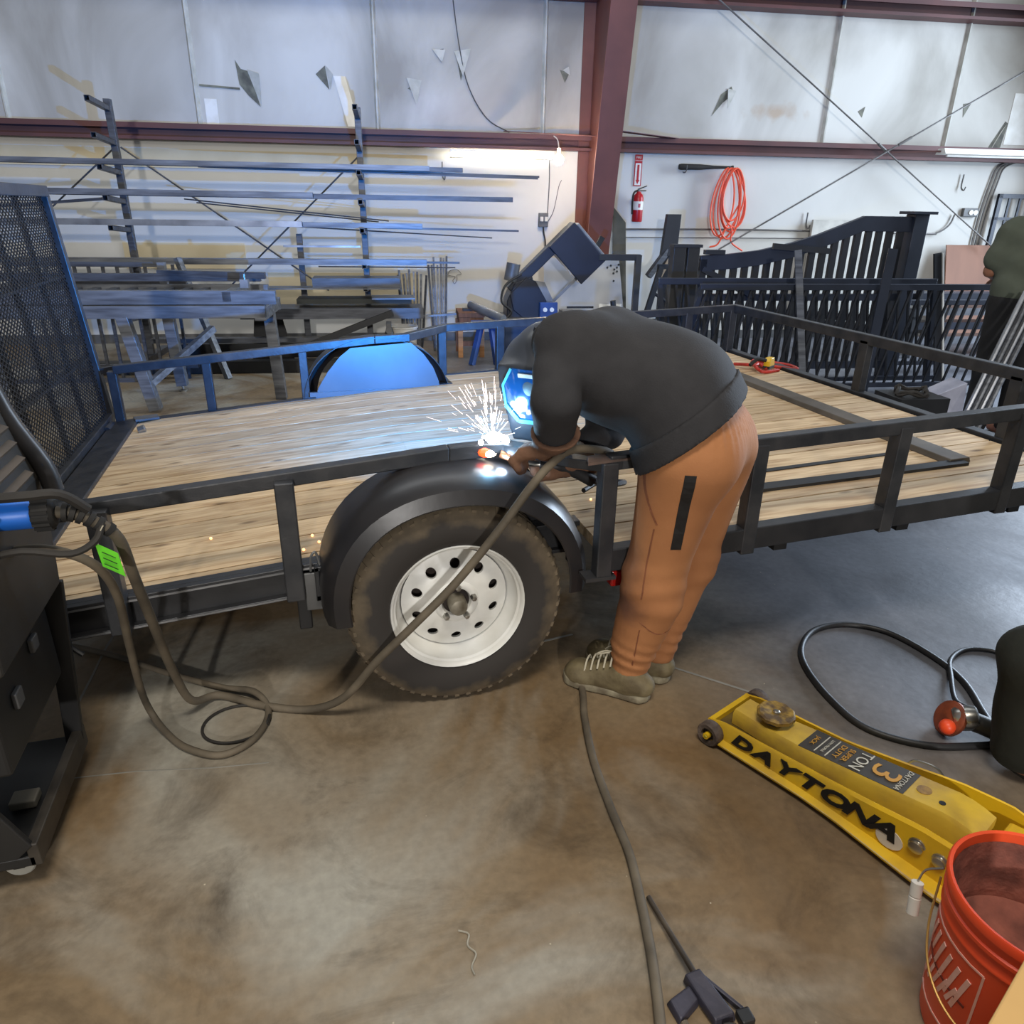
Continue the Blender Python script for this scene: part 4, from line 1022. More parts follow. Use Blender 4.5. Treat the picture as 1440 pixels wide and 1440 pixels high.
walker('person', 'dark trousered lower leg of a crouching person at the right edge beside the yellow jack', tuple(o3), [
    ('body', b3, (-.5, -.5, 0), (.45, .4, 1.3), .016, M_skin), ('trousers', p3f, (-.45, -.5, 0), (.45, .4, .7), .0115, M_dk_tr),
    ('jacket', t3, (-.35, -.5, .3), (.45, .45, 1.1), .015, M_dk_tr), ('shoe', lambda P: s3(P, a3, V(.04, -.1, -.045)), (-.45, -.45, 0), (.35, .3, .14), .012, M_rubber), ('shoe', lambda P: s3(P, a3b, V(-.13, 0, -.045)), (-.45, -.45, 0), (.35, .3, .14), .012, M_rubber), ('hair', h3f, (-.2, -.3, .9), (.35, .1, 1.3), .012, M_blk_tr)], None)
# ------------------------------------------------------------------ foreground: welding machine on its cart
mc = thing('welding_machine', 'black welding machine on a cart at the left edge with a blue cable plug', 'welding machine', (-.95, 1.70, 0))
def mp_(x, y, z): return (x+.95, y-1.70, z)
M_case = pm('dark_machine_case', (48, 45, 42), .55, 0, (38, 36, 34), 6)
M_caseb = pm('black_machine_frame', (24, 24, 25), .5, 0, (32, 31, 30), 8)
def mbox(x0, x1, y0, y1, z0, z1): return MB().box(x0+.95, x1+.95, y0-1.70, y1-1.70, z0, z1)
mbox(-1.3, -.69, 1.49, 1.89, .34, .66).build('lower_case', M_caseb, mc, bevel=.008)
m = MB().prism([(-1.3, .60), (-.645, .60), (-.625, .90), (-.70, 1.22), (-1.3, 1.26)], lambda x, z: mp_(x, 1.47, z), lambda x, z: mp_(x, 1.90, z)); m.build('upper_case', M_case, mc, bevel=.008)
mbox(-1.3, -.70, 1.50, 1.94, .07, .10).build('bottom_tray', M_caseb, mc, bevel=.004)
mbox(-.715, -.69, 1.50, 1.94, .07, .135).build('tray_lip', pm('worn_tray_edge', (70, 64, 56), .5, .2, (44, 40, 36), 12), mc, bevel=.003)
for y in (1.505, 1.915):
    MB().prism([(-1.3, .10), (-.735, .10), (-.70, .13), (-.80, .36), (-.655, .60), (-1.3, .60)] if y < 1.6 else [(-.735, .10), (-.69, .10), (-.645, .60), (-.70, .60)], lambda x, z, y=y: mp_(x, y-.008, z), lambda x, z, y=y: mp_(x, y+.008, z)).build('side_panel', M_caseb, mc, bevel=.003)
# slanted louvre panel on the front with a round edge tube
for k in range(7):
    t = .02+.10*k/6*2.2
    x, z = -.628-.075*(t/.32)*1.0, .905+t
    MB().bar(mp_(x+.006, 1.50, z), mp_(x+.006, 1.82, z), .018, .008, (.5, 0, 1)).build('louvre', pm('louvre_brown_grey', (88, 78, 68), .55, 0, (72, 64, 56), 8), mc)
MB().tube([mp_(-.60, 1.87, .86), mp_(-.612, 1.87, .93), mp_(-.665, 1.87, 1.06), mp_(-.70, 1.87, 1.24)], .022, 12, 4).build('edge_tube', pm('satin_black_tube', (52, 50, 50), .38, .2, (40, 39, 39), 9), mc, smooth=True)
MB().lathe([(.022, 0), (.022, .012), (.016, .018), (0, .019)], mp_(-.685, 1.62, 1.03), (1, 0, .25), 16).build('dial', pm('dull_pink_dial', (196, 160, 150), .5), mc, smooth=True)
# latches, knobs and marks on the lower front
for (x, y, z, s) in ((-.69, 1.60, .47, .02), (-.69, 1.75, .52, .018), (-.655, 1.62, .66, .02), (-.652, 1.70, .72, .022)):
    mbox(x, x+.012, y-.02, y+.02, z-s, z+s).build('latch', M_grey, mc, bevel=.003)
mbox(-.80, -.74, 1.66, 1.71, .102, .125).build('grey_block', pm('grey_block_plastic', (130, 124, 110), .6), mc, bevel=.004)
MB().bar(mp_(-.72, 1.54, .11), mp_(-.71, 1.92, .12), .012, .02).build('tray_rod', M_caseb, mc)
for y in (1.56, 1.88):
    for x in (-.76, -1.22):
        MB().lathe([(.03, -.012), (.034, -.008), (.034, .008), (.03, .012)], mp_(x, y, .034), (0, 1, 0), 18).build('caster', pm('caster_white', (176, 172, 160), .6), mc, smooth=True)
        mbox(x-.012, x+.012, y-.018, y-.013, .03, .075).build('caster_fork', M_caseb, mc)
# plug
MB().lathe([(.028, -.11), (.030, -.10), (.030, -.005), (.028, 0)], mp_(-.56, 1.60, .905), (1, 0, .0), 22).build('plug_sleeve', pm('bright_blue_plastic', (28, 108, 208), .4, 0, (24, 96, 192), 5), mc, smooth=True)['label'] = 'bright blue plug sleeve'
m = MB().lathe([(.030, 0), (.034, .004), (.034, .034), (.026, .040)], mp_(-.56, 1.60, .905), (1, 0, 0), 22)
for k in range(16):
    a = 2*math.pi*k/16; m.box(.392, .424, -.1+.034*math.cos(a)-.003, -.1+.034*math.cos(a)+.003, .905+.034*math.sin(a)-.003, .905+.034*math.sin(a)+.003)
m.build('plug_nut', M_rubber, mc, smooth=True, angle=30)
MB().tube([mp_(-.66, 1.57, .955), mp_(-.56, 1.57, .955), mp_(-.50, 1.58, .95), mp_(-.46, 1.60, .905)], .011, 8, 4).build('control_lead', M_cabledk, mc, smooth=True)
MB().tube([mp_(-.66, 1.56, .83), mp_(-.58, 1.55, .845), mp_(-.50, 1.56, .825), mp_(-.455, 1.58, .84), mp_(-.44, 1.6, .87)], .008, 8, 4).build('control_lead', M_cabledk, mc, smooth=True)

# torch cable from the plug across the floor, up past the wheel and over the rail
tc_ = thing('welding_cable', 'thick torch cable from the blue plug across the floor and up past the wheel', 'cable', (0, 0, 0))
path = [(-.52, 1.60, .905), (-.49, 1.60, .90), (-.455, 1.605, .875), (-.42, 1.62, .825), (-.425, 1.70, .69), (-.435, 1.82, .50), (-.445, 1.98, .24), (-.43, 2.08, .06), (-.36, 2.15, .016), (-.22, 2.06, .014), (-.08, 2.0, .016), (.03, 1.94, .085), (.135, 1.875, .245), (.24, 1.845, .365), (.369, 1.825, .505), (.495, 1.82, .660), (.578, 1.815, .775), (.640, 1.83, .835), (.72, 1.875, .862), (.82, 1.92, .842), (.90, 2.0, .80), (.96, 2.10, .74), (.93, 2.13, .70), (.88, 2.045, .70)]
MB().tube(path, .0125, 12, 8).build('cable', M_cable, tc_, smooth=True)
m = MB()
sp_ = spline([Vector(p) for p in path[:5]], 10)
for i in range(6, 30, 4):
    t = (sp_[i+1]-sp_[i-1]).normalized()
    m.lathe([(.013, -.006), (.021-.0002*i, -.005), (.021-.0002*i, .005), (.013, .006)], sp_[i], t, 16)
m.build('strain_relief', M_rubber, tc_, smooth=True, angle=30)
tg = thing('tag', 'bright green paper tag hanging from the torch cable near the plug', 'tag', (-.44, 1.585, .80))
MB().add([(-.018, 0, .035), (.022, .0, .005), (.026, .006, -.055), (-.014, .006, -.025), (-.018, .0008, .035), (.022, .0008, .005), (.026, .0068, -.055), (-.014, .0068, -.025)], [(3, 2, 1, 0), (4, 5, 6, 7), (0, 1, 5, 4), (1, 2, 6, 5), (2, 3, 7, 6), (3, 0, 4, 7)]).build('paper', pm('fluorescent_green_paper', (112, 222, 44), .6, 0, (96, 206, 36), 20), tg)
for k in range(3): MB().bar((-.008, -.0008, .012-.014*k), (.016, .001, -.006-.014*k), .0005, .003, (0, 1, 0)).build('printed_line', M_black, tg)
MB().tube([(-.012, 0, .03), (-.008, 0, .05), (.004, .004, .07)], .0015, 5, 3).build('string', M_lace, tg)
g2 = thing('ground_cable', 'grey ground cable looping on the floor in front of the left side frame', 'cable', (0, 0, 0))
MB().tube([(-.66, 1.66, .80), (-.56, 1.62, .815), (-.485, 1.64, .76), (-.475, 1.72, .64), (-.505, 1.84, .44), (-.545, 2.0, .19), (-.55, 2.07, .05), (-.5, 2.0, .012), (-.43, 1.91, .012), (-.33, 1.855, .012), (-.24, 1.91, .012), (-.205, 2.03, .012), (-.25, 2.12, .030), (-.36, 2.20, .012), (-.54, 2.33, .012), (-.74, 2.49, .012), (-.95, 2.62, .012), (-1.15, 2.68, .012)], .0105, 10, 8).build('cable', M_cable, g2, smooth=True)
g3 = thing('thin_hose', 'thin grey hose in a small ring inside the cable loop', 'hose', (0, 0, 0))
MB().tube([(-.30+.10*math.cos(t), 2.0+.10*math.sin(t)*.9, .006+.012*(t > 5.6)) for t in [i*.35 for i in range(-1, 19)]], .0045, 8, 3).build('hose', M_cabledk, g3, smooth=True)
bk = thing('hose_end', 'black hose end bent over the left corner of the trailer frame', 'hose', (-.77, 2.04, .4))
MB().tube([(-.02, .03, .03), (.02, .0, .035), (.05, -.02, .0), (.07, -.03, -.05), (.10, -.04, -.08)], .007, 8, 5).build('hose', M_blackcable, bk, smooth=True)

# ------------------------------------------------------------------ floor jack
JX, JY = 1.205, 1.594
jk = thing('floor_jack', 'yellow low-profile trolley jack with black lettering and small front wheels', 'floor jack', (JX, JY, 0), math.atan2(-.917, .40))
# local axes: x from the front wheels to the rear, y to the left of that (away from the camera)
top_prof = [(-.03, .062), (.03, .078), (.16, .084), (.32, .095), (.48, .118), (.60, .138), (.72, .142), (.80, .12)]
def jtop(x):
    for (x0, z0), (x1, z1) in zip(top_prof[:-1], top_prof[1:]):
        if x <= x1: return z0+(z1-z0)*(x-x0)/(x1-x0)
    return top_prof[-1][1]
def jside(x): return .098+.028*max(0, min(1, (x-.30)/.4))
xs = [-.03+.83*i/30 for i in range(31)]
for sg in (1, -1):
    m = MB(); rings = []
    for x in xs:
        w = jside(x)*sg; zt = jtop(x); fl_ = .034+.022*max(0, min(1, (x-.40)/.25))-.02*max(0, (-x)/.03)
        pr = [(w-sg*.006, zt), (w-sg*.001, zt+.002), (w+sg*.006, zt-.006), (w+sg*.014, .030), (w+sg*(fl_), .022), (w+sg*fl_, .017), (w+sg*.008, .018), (w-sg*.004, zt-.012)]
        rings.append([(x, yy, zz) for yy, zz in (pr if sg < 0 else pr[::-1])])
    m.loft(rings).build('side_frame', M_yellow, jk, smooth=True, angle=35)
# white worn paint along the near flange
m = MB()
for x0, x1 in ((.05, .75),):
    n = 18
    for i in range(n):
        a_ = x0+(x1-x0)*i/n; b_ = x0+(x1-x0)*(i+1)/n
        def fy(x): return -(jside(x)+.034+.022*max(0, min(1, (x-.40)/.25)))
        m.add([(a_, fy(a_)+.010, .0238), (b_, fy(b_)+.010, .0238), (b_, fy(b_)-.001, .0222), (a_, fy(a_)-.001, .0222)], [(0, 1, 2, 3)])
m.build('worn_lit_edge', pm('worn_cream_paint', (206, 186, 134), .6, 0, (180, 150, 90), 22), jk)
m = MB(); xs2 = [.02+.68*i/24 for i in range(25)]; rings = []
def atop(x): return .098+.060*max(0, min(1, (x-.10)/.52))**1.25
for x in xs2:
    w = .048+.012*min(1, max(0, (x-.05)/.2)); zt = atop(x)
    if x > .62: zt = .100+.058*math.cos(min(1.2, (x-.62)/.085))**.6 if (x-.62)/.085 < 1.5 else .1
    rings.append([(x, -w, .05), (x, w, .05), (x, w, zt-.012), (x, w-.008, zt), (x, -w+.008, zt), (x, -w, zt-.012)])
m.loft(rings).build('lift_arm', M_yellow2, jk, smooth=True, angle=40)
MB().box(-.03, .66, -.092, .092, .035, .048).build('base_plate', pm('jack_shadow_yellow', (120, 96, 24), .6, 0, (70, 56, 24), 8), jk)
MB().prism([(.72, -.10), (.72, .10), (.82, .11), (.98, .10), (.98, -.10), (.82, -.11)], lambda x, y: (x, y, .03), lambda x, y: (x, y, .118)).build('pump_housing', M_yellow, jk, bevel=.008)
sd = MB().lathe([(.0, .118), (.048, .118), (.056, .124), (.056, .134), (.050, .139), (.020, .137), (.012, .132), (0, .131)], (.13, 0, 0), (0, 0, 1), 10).build('saddle', pm('rusty_yellow_saddle', (180, 146, 60), .6, 0, (96, 76, 50), 26, lo=.42, hi=.62, bump=.2), jk, smooth=True, angle=30)
MB().lathe([(.010, .131), (.010, .138), (.006, .140), (0, .140)], (.13, 0, 0), (0, 0, 1), 10).build('saddle_screw', M_chrome, sd)
MB().lathe([(.026, .085), (.03, .118)], (.13, 0, 0), (0, 0, 1), 16).build('saddle_stem', M_grey, jk)
MB().cyl((.0, -.15, .038), (.0, .15, .038), .010, 10).build('front_axle', M_yellow, jk)
MB().bar((-.02, -.10, .055), (-.02, .10, .055), .016, .02).build('front_bar', M_yellow, jk)
M_jw = pm('brown_grey_wheel', (112, 98, 88), .75, 0, (78, 66, 58), 24, bump=.3)
for sg in (-1, 1):
    wq = MB().lathe([(.022, -.017), (.034, -.018), (.038, -.013), (.038, .013), (.034, .018), (.022, .017), (.020, .0)], (.0, sg*.125, .038), (0, 1, 0), 28, closed=True).build('wheel', M_jw, jk, smooth=True)
    MB().lathe([(.022, -.006), (.022, .004), (.0, .004)], (.0, sg*.125, .038), (0, 1, 0), 18).build('wheel_disc', M_blackdark, wq)
    MB().lathe([(.008, 0), (.008, sg*.022), (.005, sg*.026), (0, sg*.027)], (.0, sg*.125, .038), (0, 1, 0), 10).build('axle_end', pm('yellow_axle_end', (214, 196, 60), .4), wq)
for x, r in ((.60, .017), (.655, .015)):
    y = -(jside(x)+.006); MB().lathe([(r+.004, 0), (r+.004, -.004), (r, -.005), (r, -.014), (r*.7, -.016), (0, -.016)], (x, y, .088), (0, 1, .12), 14).build('pivot_bolt', M_chrome, jk, smooth=True, angle=30)
MB().lathe([(.008, 0), (.008, .002), (0, .002)], (.60, -.02, atop(.6)), (-.05, 0, 1), 12).build('oil_hole', M_blackdark, jk)
MB().tube([(.46, .112, .10), (.48, .118, .13), (.53, .12, .14), (.56, .116, .125)], .003, 6, 5).build('wire_hook', M_chrome, jk)
# decal on the lift arm
def strip_on_arm(x0, x1, y0, y1, up, nm, mt, par, n=8):
    m = MB(); v = []; f = []
    for i in range(n+1):
        x = x0+(x1-x0)*i/n; z = atop(x)+up
        v += [(x, y0, z), (x, y1, z), (x, y0, z-.0015), (x, y1, z-.0015)]
    for i in range(n): 
        k = 4*i; f += [(k, k+4, k+5, k+1), (k+2, k+3, k+7, k+6), (k, k+2, k+6, k+4), (k+1, k+5, k+7, k+3)]
    return m.add(v, f).build(nm, mt, par)
arm = [c for c in jk.children if c.name.startswith('lift_arm')][0]
strip_on_arm(.235, .520, -.052, .052, .0012, 'decal', pm('dark_decal', (52, 47, 40), .5, 0, (64, 58, 50), 20), arm)
M_gold = pm('gold_print', (206, 152, 58), .5, 0, (186, 132, 46), 20)
M_wprint = pm('pale_print', (220, 214, 196), .5)
def decal_text(tx, x, y, size, mt, it=.0, sx=1.0):
    sl = (atop(x+.01)-atop(x-.01))/.02
    lettering('lettering', tx, mt, arm, (x, y, atop(x)+.0030), (0, -1, 0), (1, 0, sl), size, it, .0006, 0, sx)
decal_text('DAYTONA', .500, 0, .020, M_wprint, .3, 1.0)
decal_text('3', .452, 0, .105, M_gold, .1, 1.25)
decal_text('TON', .388, 0, .045, M_wprint, .0, .95)
decal_text('SUPER', .352, 0, .022, M_gold, 0, 1.1)
decal_text('DUTY', .328, 0, .022, M_gold, 0, 1.2)
strip_on_arm(.308, .311, -.045, .045, .003, 'printed_line', M_wprint, arm, 2)
decal_text('LOW PROFILE', .294, 0, .011, M_wprint, 0, 1.0)
strip_on_arm(.277, .280, -.045, .045, .003, 'printed_line', M_wprint, arm, 2)
decal_text('JACK', .257, 0, .018, M_gold, 0, 1.1)
MB().lathe([(.018, 0), (.018, .001), (0, .001)], (.55, 0, atop(.55)+.0005), (-.1, 0, 1), 16).build('worn_emblem', pm('faded_emblem', (168, 130, 58), .6, 0, (120, 90, 50), 60), arm)
# big black letters along the near side plate
near = [c for c in jk.children if c.name.startswith('side_frame')][1]
M_bl = pm('black_decal_letter', (20, 20, 20), .5)
for ch, x in zip('DAYTONA', (.095, .165, .235, .305, .380, .450, .515)):
    zt = jtop(x)*.50+.014
    y = -(jside(x)+.0115)
    lettering('lettering', ch, M_bl, near, (x, y-.0015, zt), (1, -.04, 0), (-.25, .15, 1), .050+.03*(x-.1), .30, .0016, .0024, 1.65)
MB().prism([(.535+.034*math.cos(t)*(1.1 if math.cos(t) > 0 else .9), .060+.026*math.sin(t)) for t in [2*math.pi*k/18 for k in range(18)]], lambda x, z: (x, -(jside(x)+.0145-(z-.06)*.12), z), lambda x, z: (x, -(jside(x)+.0100-(z-.06)*.12), z)).build('bare_patch', pm('peeled_decal_white', (226, 218, 200), .6), near)

# ------------------------------------------------------------------ orange bucket
bu = thing('bucket', 'orange plastic bucket with a white printed logo and rusty brown inside', 'bucket', (1.20, .635, 0))
prof = [(0, .004), (.118, .004), (.128, .0), (.131, .01), (.148, .285), (.151, .287), (.151, .293), (.148, .296), (.149, .318), (.154, .320), (.154, .327), (.150, .330), (.151, .350), (.157, .352), (.158, .368), (.155, .372), (.149, .370), (.146, .350), (.126, .03), (0, .026)]
MB().lathe(prof, (0, 0, 0), (0, 0, 1), 64).build('shell', M_orange, bu, smooth=True, angle=50)
MB().lathe([(.0, .2), (.03, .206), (.07, .20), (.105, .212), (.128, .225), (.1452, .345), (.1455, .352), (.144, .345), (.1275, .22), (.11, .19), (0, .18)], (0, 0, 0), (0, 0, 1), 48).build('residue', pm('brown_rust_residue', (156, 92, 76), .85, 0, (104, 60, 50), 14, bump=.5, bscale=50), bu, smooth=True)
def bs(t, z, up=.0012): r = .131+.017*(z-.01)/.275+up; return (r*math.cos(t), r*math.sin(t), z)
def bline(pts, w, mt, nm):
    m = MB()
    for (t0, z0), (t1, z1) in zip(pts[:-1], pts[1:]):
        n = 6
        for i in range(n):
            a0 = (t0+(t1-t0)*i/n, z0+(z1-z0)*i/n); a1 = (t0+(t1-t0)*(i+1)/n, z0+(z1-z0)*(i+1)/n)
            m.bar(bs(*a0), bs(*a1), w, .0016, (math.cos(a0[0]), math.sin(a0[0]), 0))
    return m.build(nm, mt, bu)
M_pk = pm('faded_white_print', (240, 190, 176), .6, 0, (230, 170, 150), 30)
tl_ = math.radians(176)      # the printed square faces the camera's left
bline([(tl_+.30, .262), (tl_+.30, .06), (tl_-.75, .06), (tl_-.75, .262), (tl_+.30, .262)], .004, M_pk, 'printed_frame')
for k in range(6):
    bline([(tl_-.72+.15*k, .19-.012*k), (tl_-.58+.15*k, .245-.004*k)], .009, M_pk, 'printed_stripe')
for k in range(5):
    bline([(tl_-.66+.15*k, .10+.008*k), (tl_-.54+.15*k, .155+.006*k)], .008, M_pk, 'printed_stripe')
bline([(tl_-.70, .168), (tl_+.20, .158)], .006, pm('dark_print', (120, 40, 24), .6), 'printed_stripe')
# wire bail with a white grip
m = MB(); pts = [(.158*math.cos(math.radians(a)), .158*math.sin(math.radians(a)), z) for a, z in ((122, .30), (140, .215), (160, .16), (185, .13), (215, .115), (245, .125), (275, .17), (300, .25), (308, .31))]
m.tube(pts, .0022, 6, 6).build('bail', pm('yellowed_wire', (200, 160, 90), .4, .5), bu, smooth=True)
MB().lathe([(.008, 0), (.0115, .002), (.0115, .03), (.0095, .032), (.0115, .034), (.0115, .068), (.008, .07)], (-.108, .158, .268), (-.18, -.25, -.95), 14).build('grip', M_wht2, bu, smooth=True)['label'] = 'white tubular bail grip'
MB().tube([(-.085, .132, .325), (-.1, .155, .30), (-.108, .158, .268)], .0022, 6, 3).build('bail', M_chrome, bu, smooth=True)

# cardboard box at the lower right corner
cb = thing('cardboard_box', 'tan cardboard box corner in front of the orange bucket at the lower right', 'box', (.805, .434, 0), math.atan2(.41, .912))
MB().box(0, .24, -.25, 0, 0, .50).build('carton', pm('cardboard', (212, 170, 106), .8, 0, (198, 156, 96), 3), cb, bevel=.003)
MB().box(0, .24, -.128, -.122, .50, .5012).build('flap_seam', pm('cardboard_seam', (150, 114, 68), .8), cb)

# ------------------------------------------------------------------ hose and ground clamp in front
hs_ = thing('air_hose', 'brown grey hose snaking from the welder\'s shoe to the bottom edge of the photo', 'hose', (0, 0, 0))
MB().tube([(.84, 2.02, .011), (.80, 1.862, .011), (.76, 1.741, .011), (.715, 1.553, .011), (.69, 1.362, .011), (.677, 1.22, .011), (.65, 1.10, .011), (.617, .978, .011), (.588, .887, .011), (.556, .80, .011), (.52, .70, .011), (.50, .55, .011)], .0115, 12, 8).build('hose', M_cable, hs_, smooth=True)
gc = thing('ground_clamp', 'dark grey ground clamp with a thin rod beside the hose at the bottom', 'clamp', (.66, .84, 0))
M_cl = pm('slate_clamp_steel', (66, 64, 76), .5, .3, (52, 50, 60), 14, bump=.1)
MB().cyl((.008, .25, .010), (.012, .045, .030), .0065, 10).build('rod', pm('brown_steel_rod', (92, 80, 66), .5, .4, (60, 52, 44), 12), gc, smooth=True)
MB().hexa([(-.012, .048, .006), (.028, .048, .006), (.055, -.055, .006), (.005, -.055, .006)], [(-.010, .046, .034), (.024, .046, .040), (.050, -.05, .030), (.006, -.05, .026)]).build('jaw', M_cl, gc, bevel=.004)
MB().hexa([(-.065, .018, .0), (-.005, .035, .0), (.0, -.005, .0), (-.060, -.035, .0)], [(-.060, .012, .022), (-.008, .028, .024), (-.004, -.002, .024), (-.056, -.028, .018)]).build('jaw', M_cl, gc, bevel=.004)
MB().bar((.028, .04, .018), (.078, -.045, .012), .008, .014).build('lever', M_cl, gc, bevel=.002)
MB().box(.058, .088, -.07, -.04, 0, .022).build('lever_end', M_blackdark, gc, bevel=.004)
MB().lathe([(.012, -.012), (.014, .0), (.012, .012)], (.03, -.07, .014), (1, -.3, 0), 12).build('spring', M_chrome, gc, smooth=True)
MB().tube([(-.05, -.03, .010), (-.045, -.07, .010), (-.02, -.10, .010), (.03, -.13, .010), (.06, -.2, .010)], .0085, 8, 5).build('clamp_cable', M_cable, gc, smooth=True)

# ------------------------------------------------------------------ black cable loop and grinder on the right
lp = thing('black_cable', 'black rubber cable in a wide loop on the floor behind the yellow jack', 'cable', (0, 0, 0))
MB().tube([(2.75, 1.45, .009), (2.55, 1.58, .009), (2.42, 1.64, .009), (2.36, 1.72, .009), (2.27, 1.745, .010), (2.16, 1.70, .014), (2.06, 1.60, .024), (1.965, 1.49, .030), (1.93, 1.41, .06)], .0085, 10, 8).build('grinder_lead', M_blackcable, lp, smooth=True)
MB().tube([(2.2, 1.27, .011), (2.02, 1.29, .011), (1.87, 1.31, .011), (1.716, 1.355, .011), (1.60, 1.464, .011), (1.585, 1.615, .011), (1.62, 1.794, .011), (1.69, 1.916, .011), (1.815, 2.005, .011), (1.963, 2.008, .011), (2.08, 1.918, .011), (2.12, 1.735, .011), (2.10, 1.579, .011), (2.02, 1.42, .011), (2.0, 1.36, .011), (2.08, 1.30, .011)], .0110, 10, 8).build('supply_lead', M_blackcable, lp, smooth=True)
gr = thing('angle_grinder', 'angle grinder with an orange wheel guard lying beside the cable loop', 'angle grinder', (1.85, 1.395, 0), math.atan2(-.62, .55))
MB().lathe([(.0, -.014), (.050, -.012), (.056, -.004), (.056, .006), (.048, .012), (.0, .014)], (-.005, .0, .050), (-.72, -.55, .45), 28).build('disc_guard', pm('burnt_orange_metal', (156, 78, 48), .45, .3, (98, 52, 36), 20), gr, smooth=True, angle=40)
MB().lathe([(.030, -.02), (.038, -.01), (.040, .02), (.034, .045), (.026, .05)], (.020, .005, .058), (.9, .2, .35), 18).build('gear_head', M_chrome, gr, smooth=True, angle=40)
MB().ball((-.01, -.045, .046), .024, 14, 8).build('orange_knob', M_orange, gr, smooth=True)
MB().tube([(.05, .01, .058), (.09, .008, .055), (.16, .0, .048), (.24, -.01, .042), (.30, -.01, .04)], [.030, .030, .024, .022, .024], 14, 4).build('motor_body', pm('dark_green_grey_plastic', (62, 58, 48), .5, 0, (48, 46, 40), 12), gr, smooth=True)
MB().bar((.10, .0, .086), (.18, .0, .076), .018, .012).build('switch', M_blackdark, gr, bevel=.003)

# joints and cracks in the slab, a metal shaving
for nm, pts, w in (('floor_joint', [(1.05, 2.06), (1.15, 1.955), (1.365, 1.727)], .010), ('floor_joint', [(.62, 2.19), (.764, 2.209), (.90, 2.228)], .010), ('floor_crack', [(-.80, 2.24), (-.79, 2.4), (-.785, 2.55), (-.765, 2.75)], .008), ('floor_crack', [(-.73, 1.877), (-.566, 1.861), (-.353, 1.819), (-.2, 1.80)], .004)):
    m = MB()
    for (x0, y0), (x1, y1) in zip(pts[:-1], pts[1:]): m.bar((x0, y0, .0004), (x1, y1, .0004), w, .0012)
    structure(m.build(nm, M_joint, floor))
sh = thing('metal_shaving', 'thin curled metal shaving lying on the bare floor left of the hose', 'shaving', (.21, 1.06, 0))
MB().tube([(.01, .07, .002), (.03, .055, .003), (.022, .03, .002), (.035, .005, .004), (.02, -.02, .002), (.022, -.04, .002)], .0022, 6, 5).build('curl', pm('pale_shaving', (176, 168, 150), .5, .4), sh, smooth=True)
# ------------------------------------------------------------------ along the back wall (x along the wall, y towards it)
def wt(name, label, cat, s, d, z=0.0, group=None, kind=None, rz=0.0):
    return thing(name, label, cat, tuple(W(s, d, z)), WY+rz, group, kind)
# cantilever stock rack
rk = wt('stock_rack', 'steel cantilever rack with slim uprights and short arms holding long bars on the left wall', 'rack', 0, 0)
for s in (-2.58, -.35):
    u = MB().box(s-.03, s+.03, -1.03, -.97, 0, 2.36).build('upright', M_mill, rk, bevel=.003)
    for z in (2.28, 2.0, 1.75, 1.5, 1.25, .93, .72, .44):
        m = MB()
        for x0, x1, z0, z1 in ((-.022, .022, -.022, -.018), (-.022, .022, .018, .022), (-.022, -.018, -.022, .022), (.018, .022, -.022, .022)):
            m.hexa([(s+x0, -1.5, z+z0+.03), (s+x1, -1.5, z+z0+.03), (s+x1, -1.03, z+z0), (s+x0, -1.03, z+z0)], [(s+x0, -1.5, z+z1+.03), (s+x1, -1.5, z+z1+.03), (s+x1, -1.03, z+z1), (s+x0, -1.03, z+z1)])
        m.build('arm', M_mill, u)
    MB().box(s-.04, s+.04, -1.6, -.5, 0, .06).build('base', M_mill, rk)
u = MB().box(-1.06, -1.0, -.73, -.68, 0, 1.22).build('upright', M_mill, rk, bevel=.003)
for a, b in (((-2.55, 1.97), (-.75, .68)), ((-.38, 1.93), (-1.75, .70)), ((-2.6, 1.97), (-3.25, 1.45))):
    MB().cyl((a[0], -.95, a[1]), (b[0], -.95, b[1]), .008, 8).build('brace', M_mill, rk)
def stockbar(label, s0, s1, d, z, w, h, mat=None, z1=None, kind='steel_tube', d1=None, cat='steel bar', grp=None):
    z1 = z if z1 is None else z1; d1 = d if d1 is None else d1
    t = wt(kind, label, cat, s0, d, z+.012, 'steel bars on and under the left stock rack')
    m = MB(); L_ = s1-s0
    p0 = Vector((0, 0, 0)); p1 = Vector((L_, d-d1, z1-z))
    if w < .02: m.cyl(p0, p1, w/2, 8)
    else:
        m.bar(p0, p1, w, h)
    o = m.build(kind+'_body' if False else 'tube', mat or M_mill2, t)
    if w >= .03:
        MB().bar(p1, p1+(p1-p0).normalized()*.002, w*.7, h*.7).build('open_end', M_blackdark, t)
    return t
ZT = [1.815, 1.565, 1.30, .985]
stockbar('bright round-edged tube on the top loaded arm of the left rack, nearest the viewer', -4.6, .30, 1.45, 1.815, .05, .042)
stockbar('dark tube lying behind the bright tube on the top loaded rack arm', -4.6, .62, 1.34, 1.812, .045, .04, M_mill)
stockbar('thin bar reaching furthest right on the top loaded rack arm', -2.2, 1.38, 1.25, 1.815, .022, .018, M_mill, 1.772)
stockbar('second thin bar just below the longest one on the top loaded rack arm', -1.8, 1.36, 1.29, 1.795, .02, .016, M_mill, 1.755)
stockbar('pale tube on the second loaded arm of the left rack', -4.0, -.78, 1.46, 1.568, .05, .05)
stockbar('long dark tube on the second loaded arm ending right of the rack', -4.2, 1.10, 1.38, 1.56, .05, .045, M_mill)
stockbar('dark angle bar slipping down to the left under the second rack arm', -4.0, -2.6, 1.30, 1.40, .04, .025, M_mill, 1.515)
stockbar('thin rod sagging across the middle of the left rack', -2.0, -.1, 1.15, 1.52, .012, .012, M_mill, 1.35)
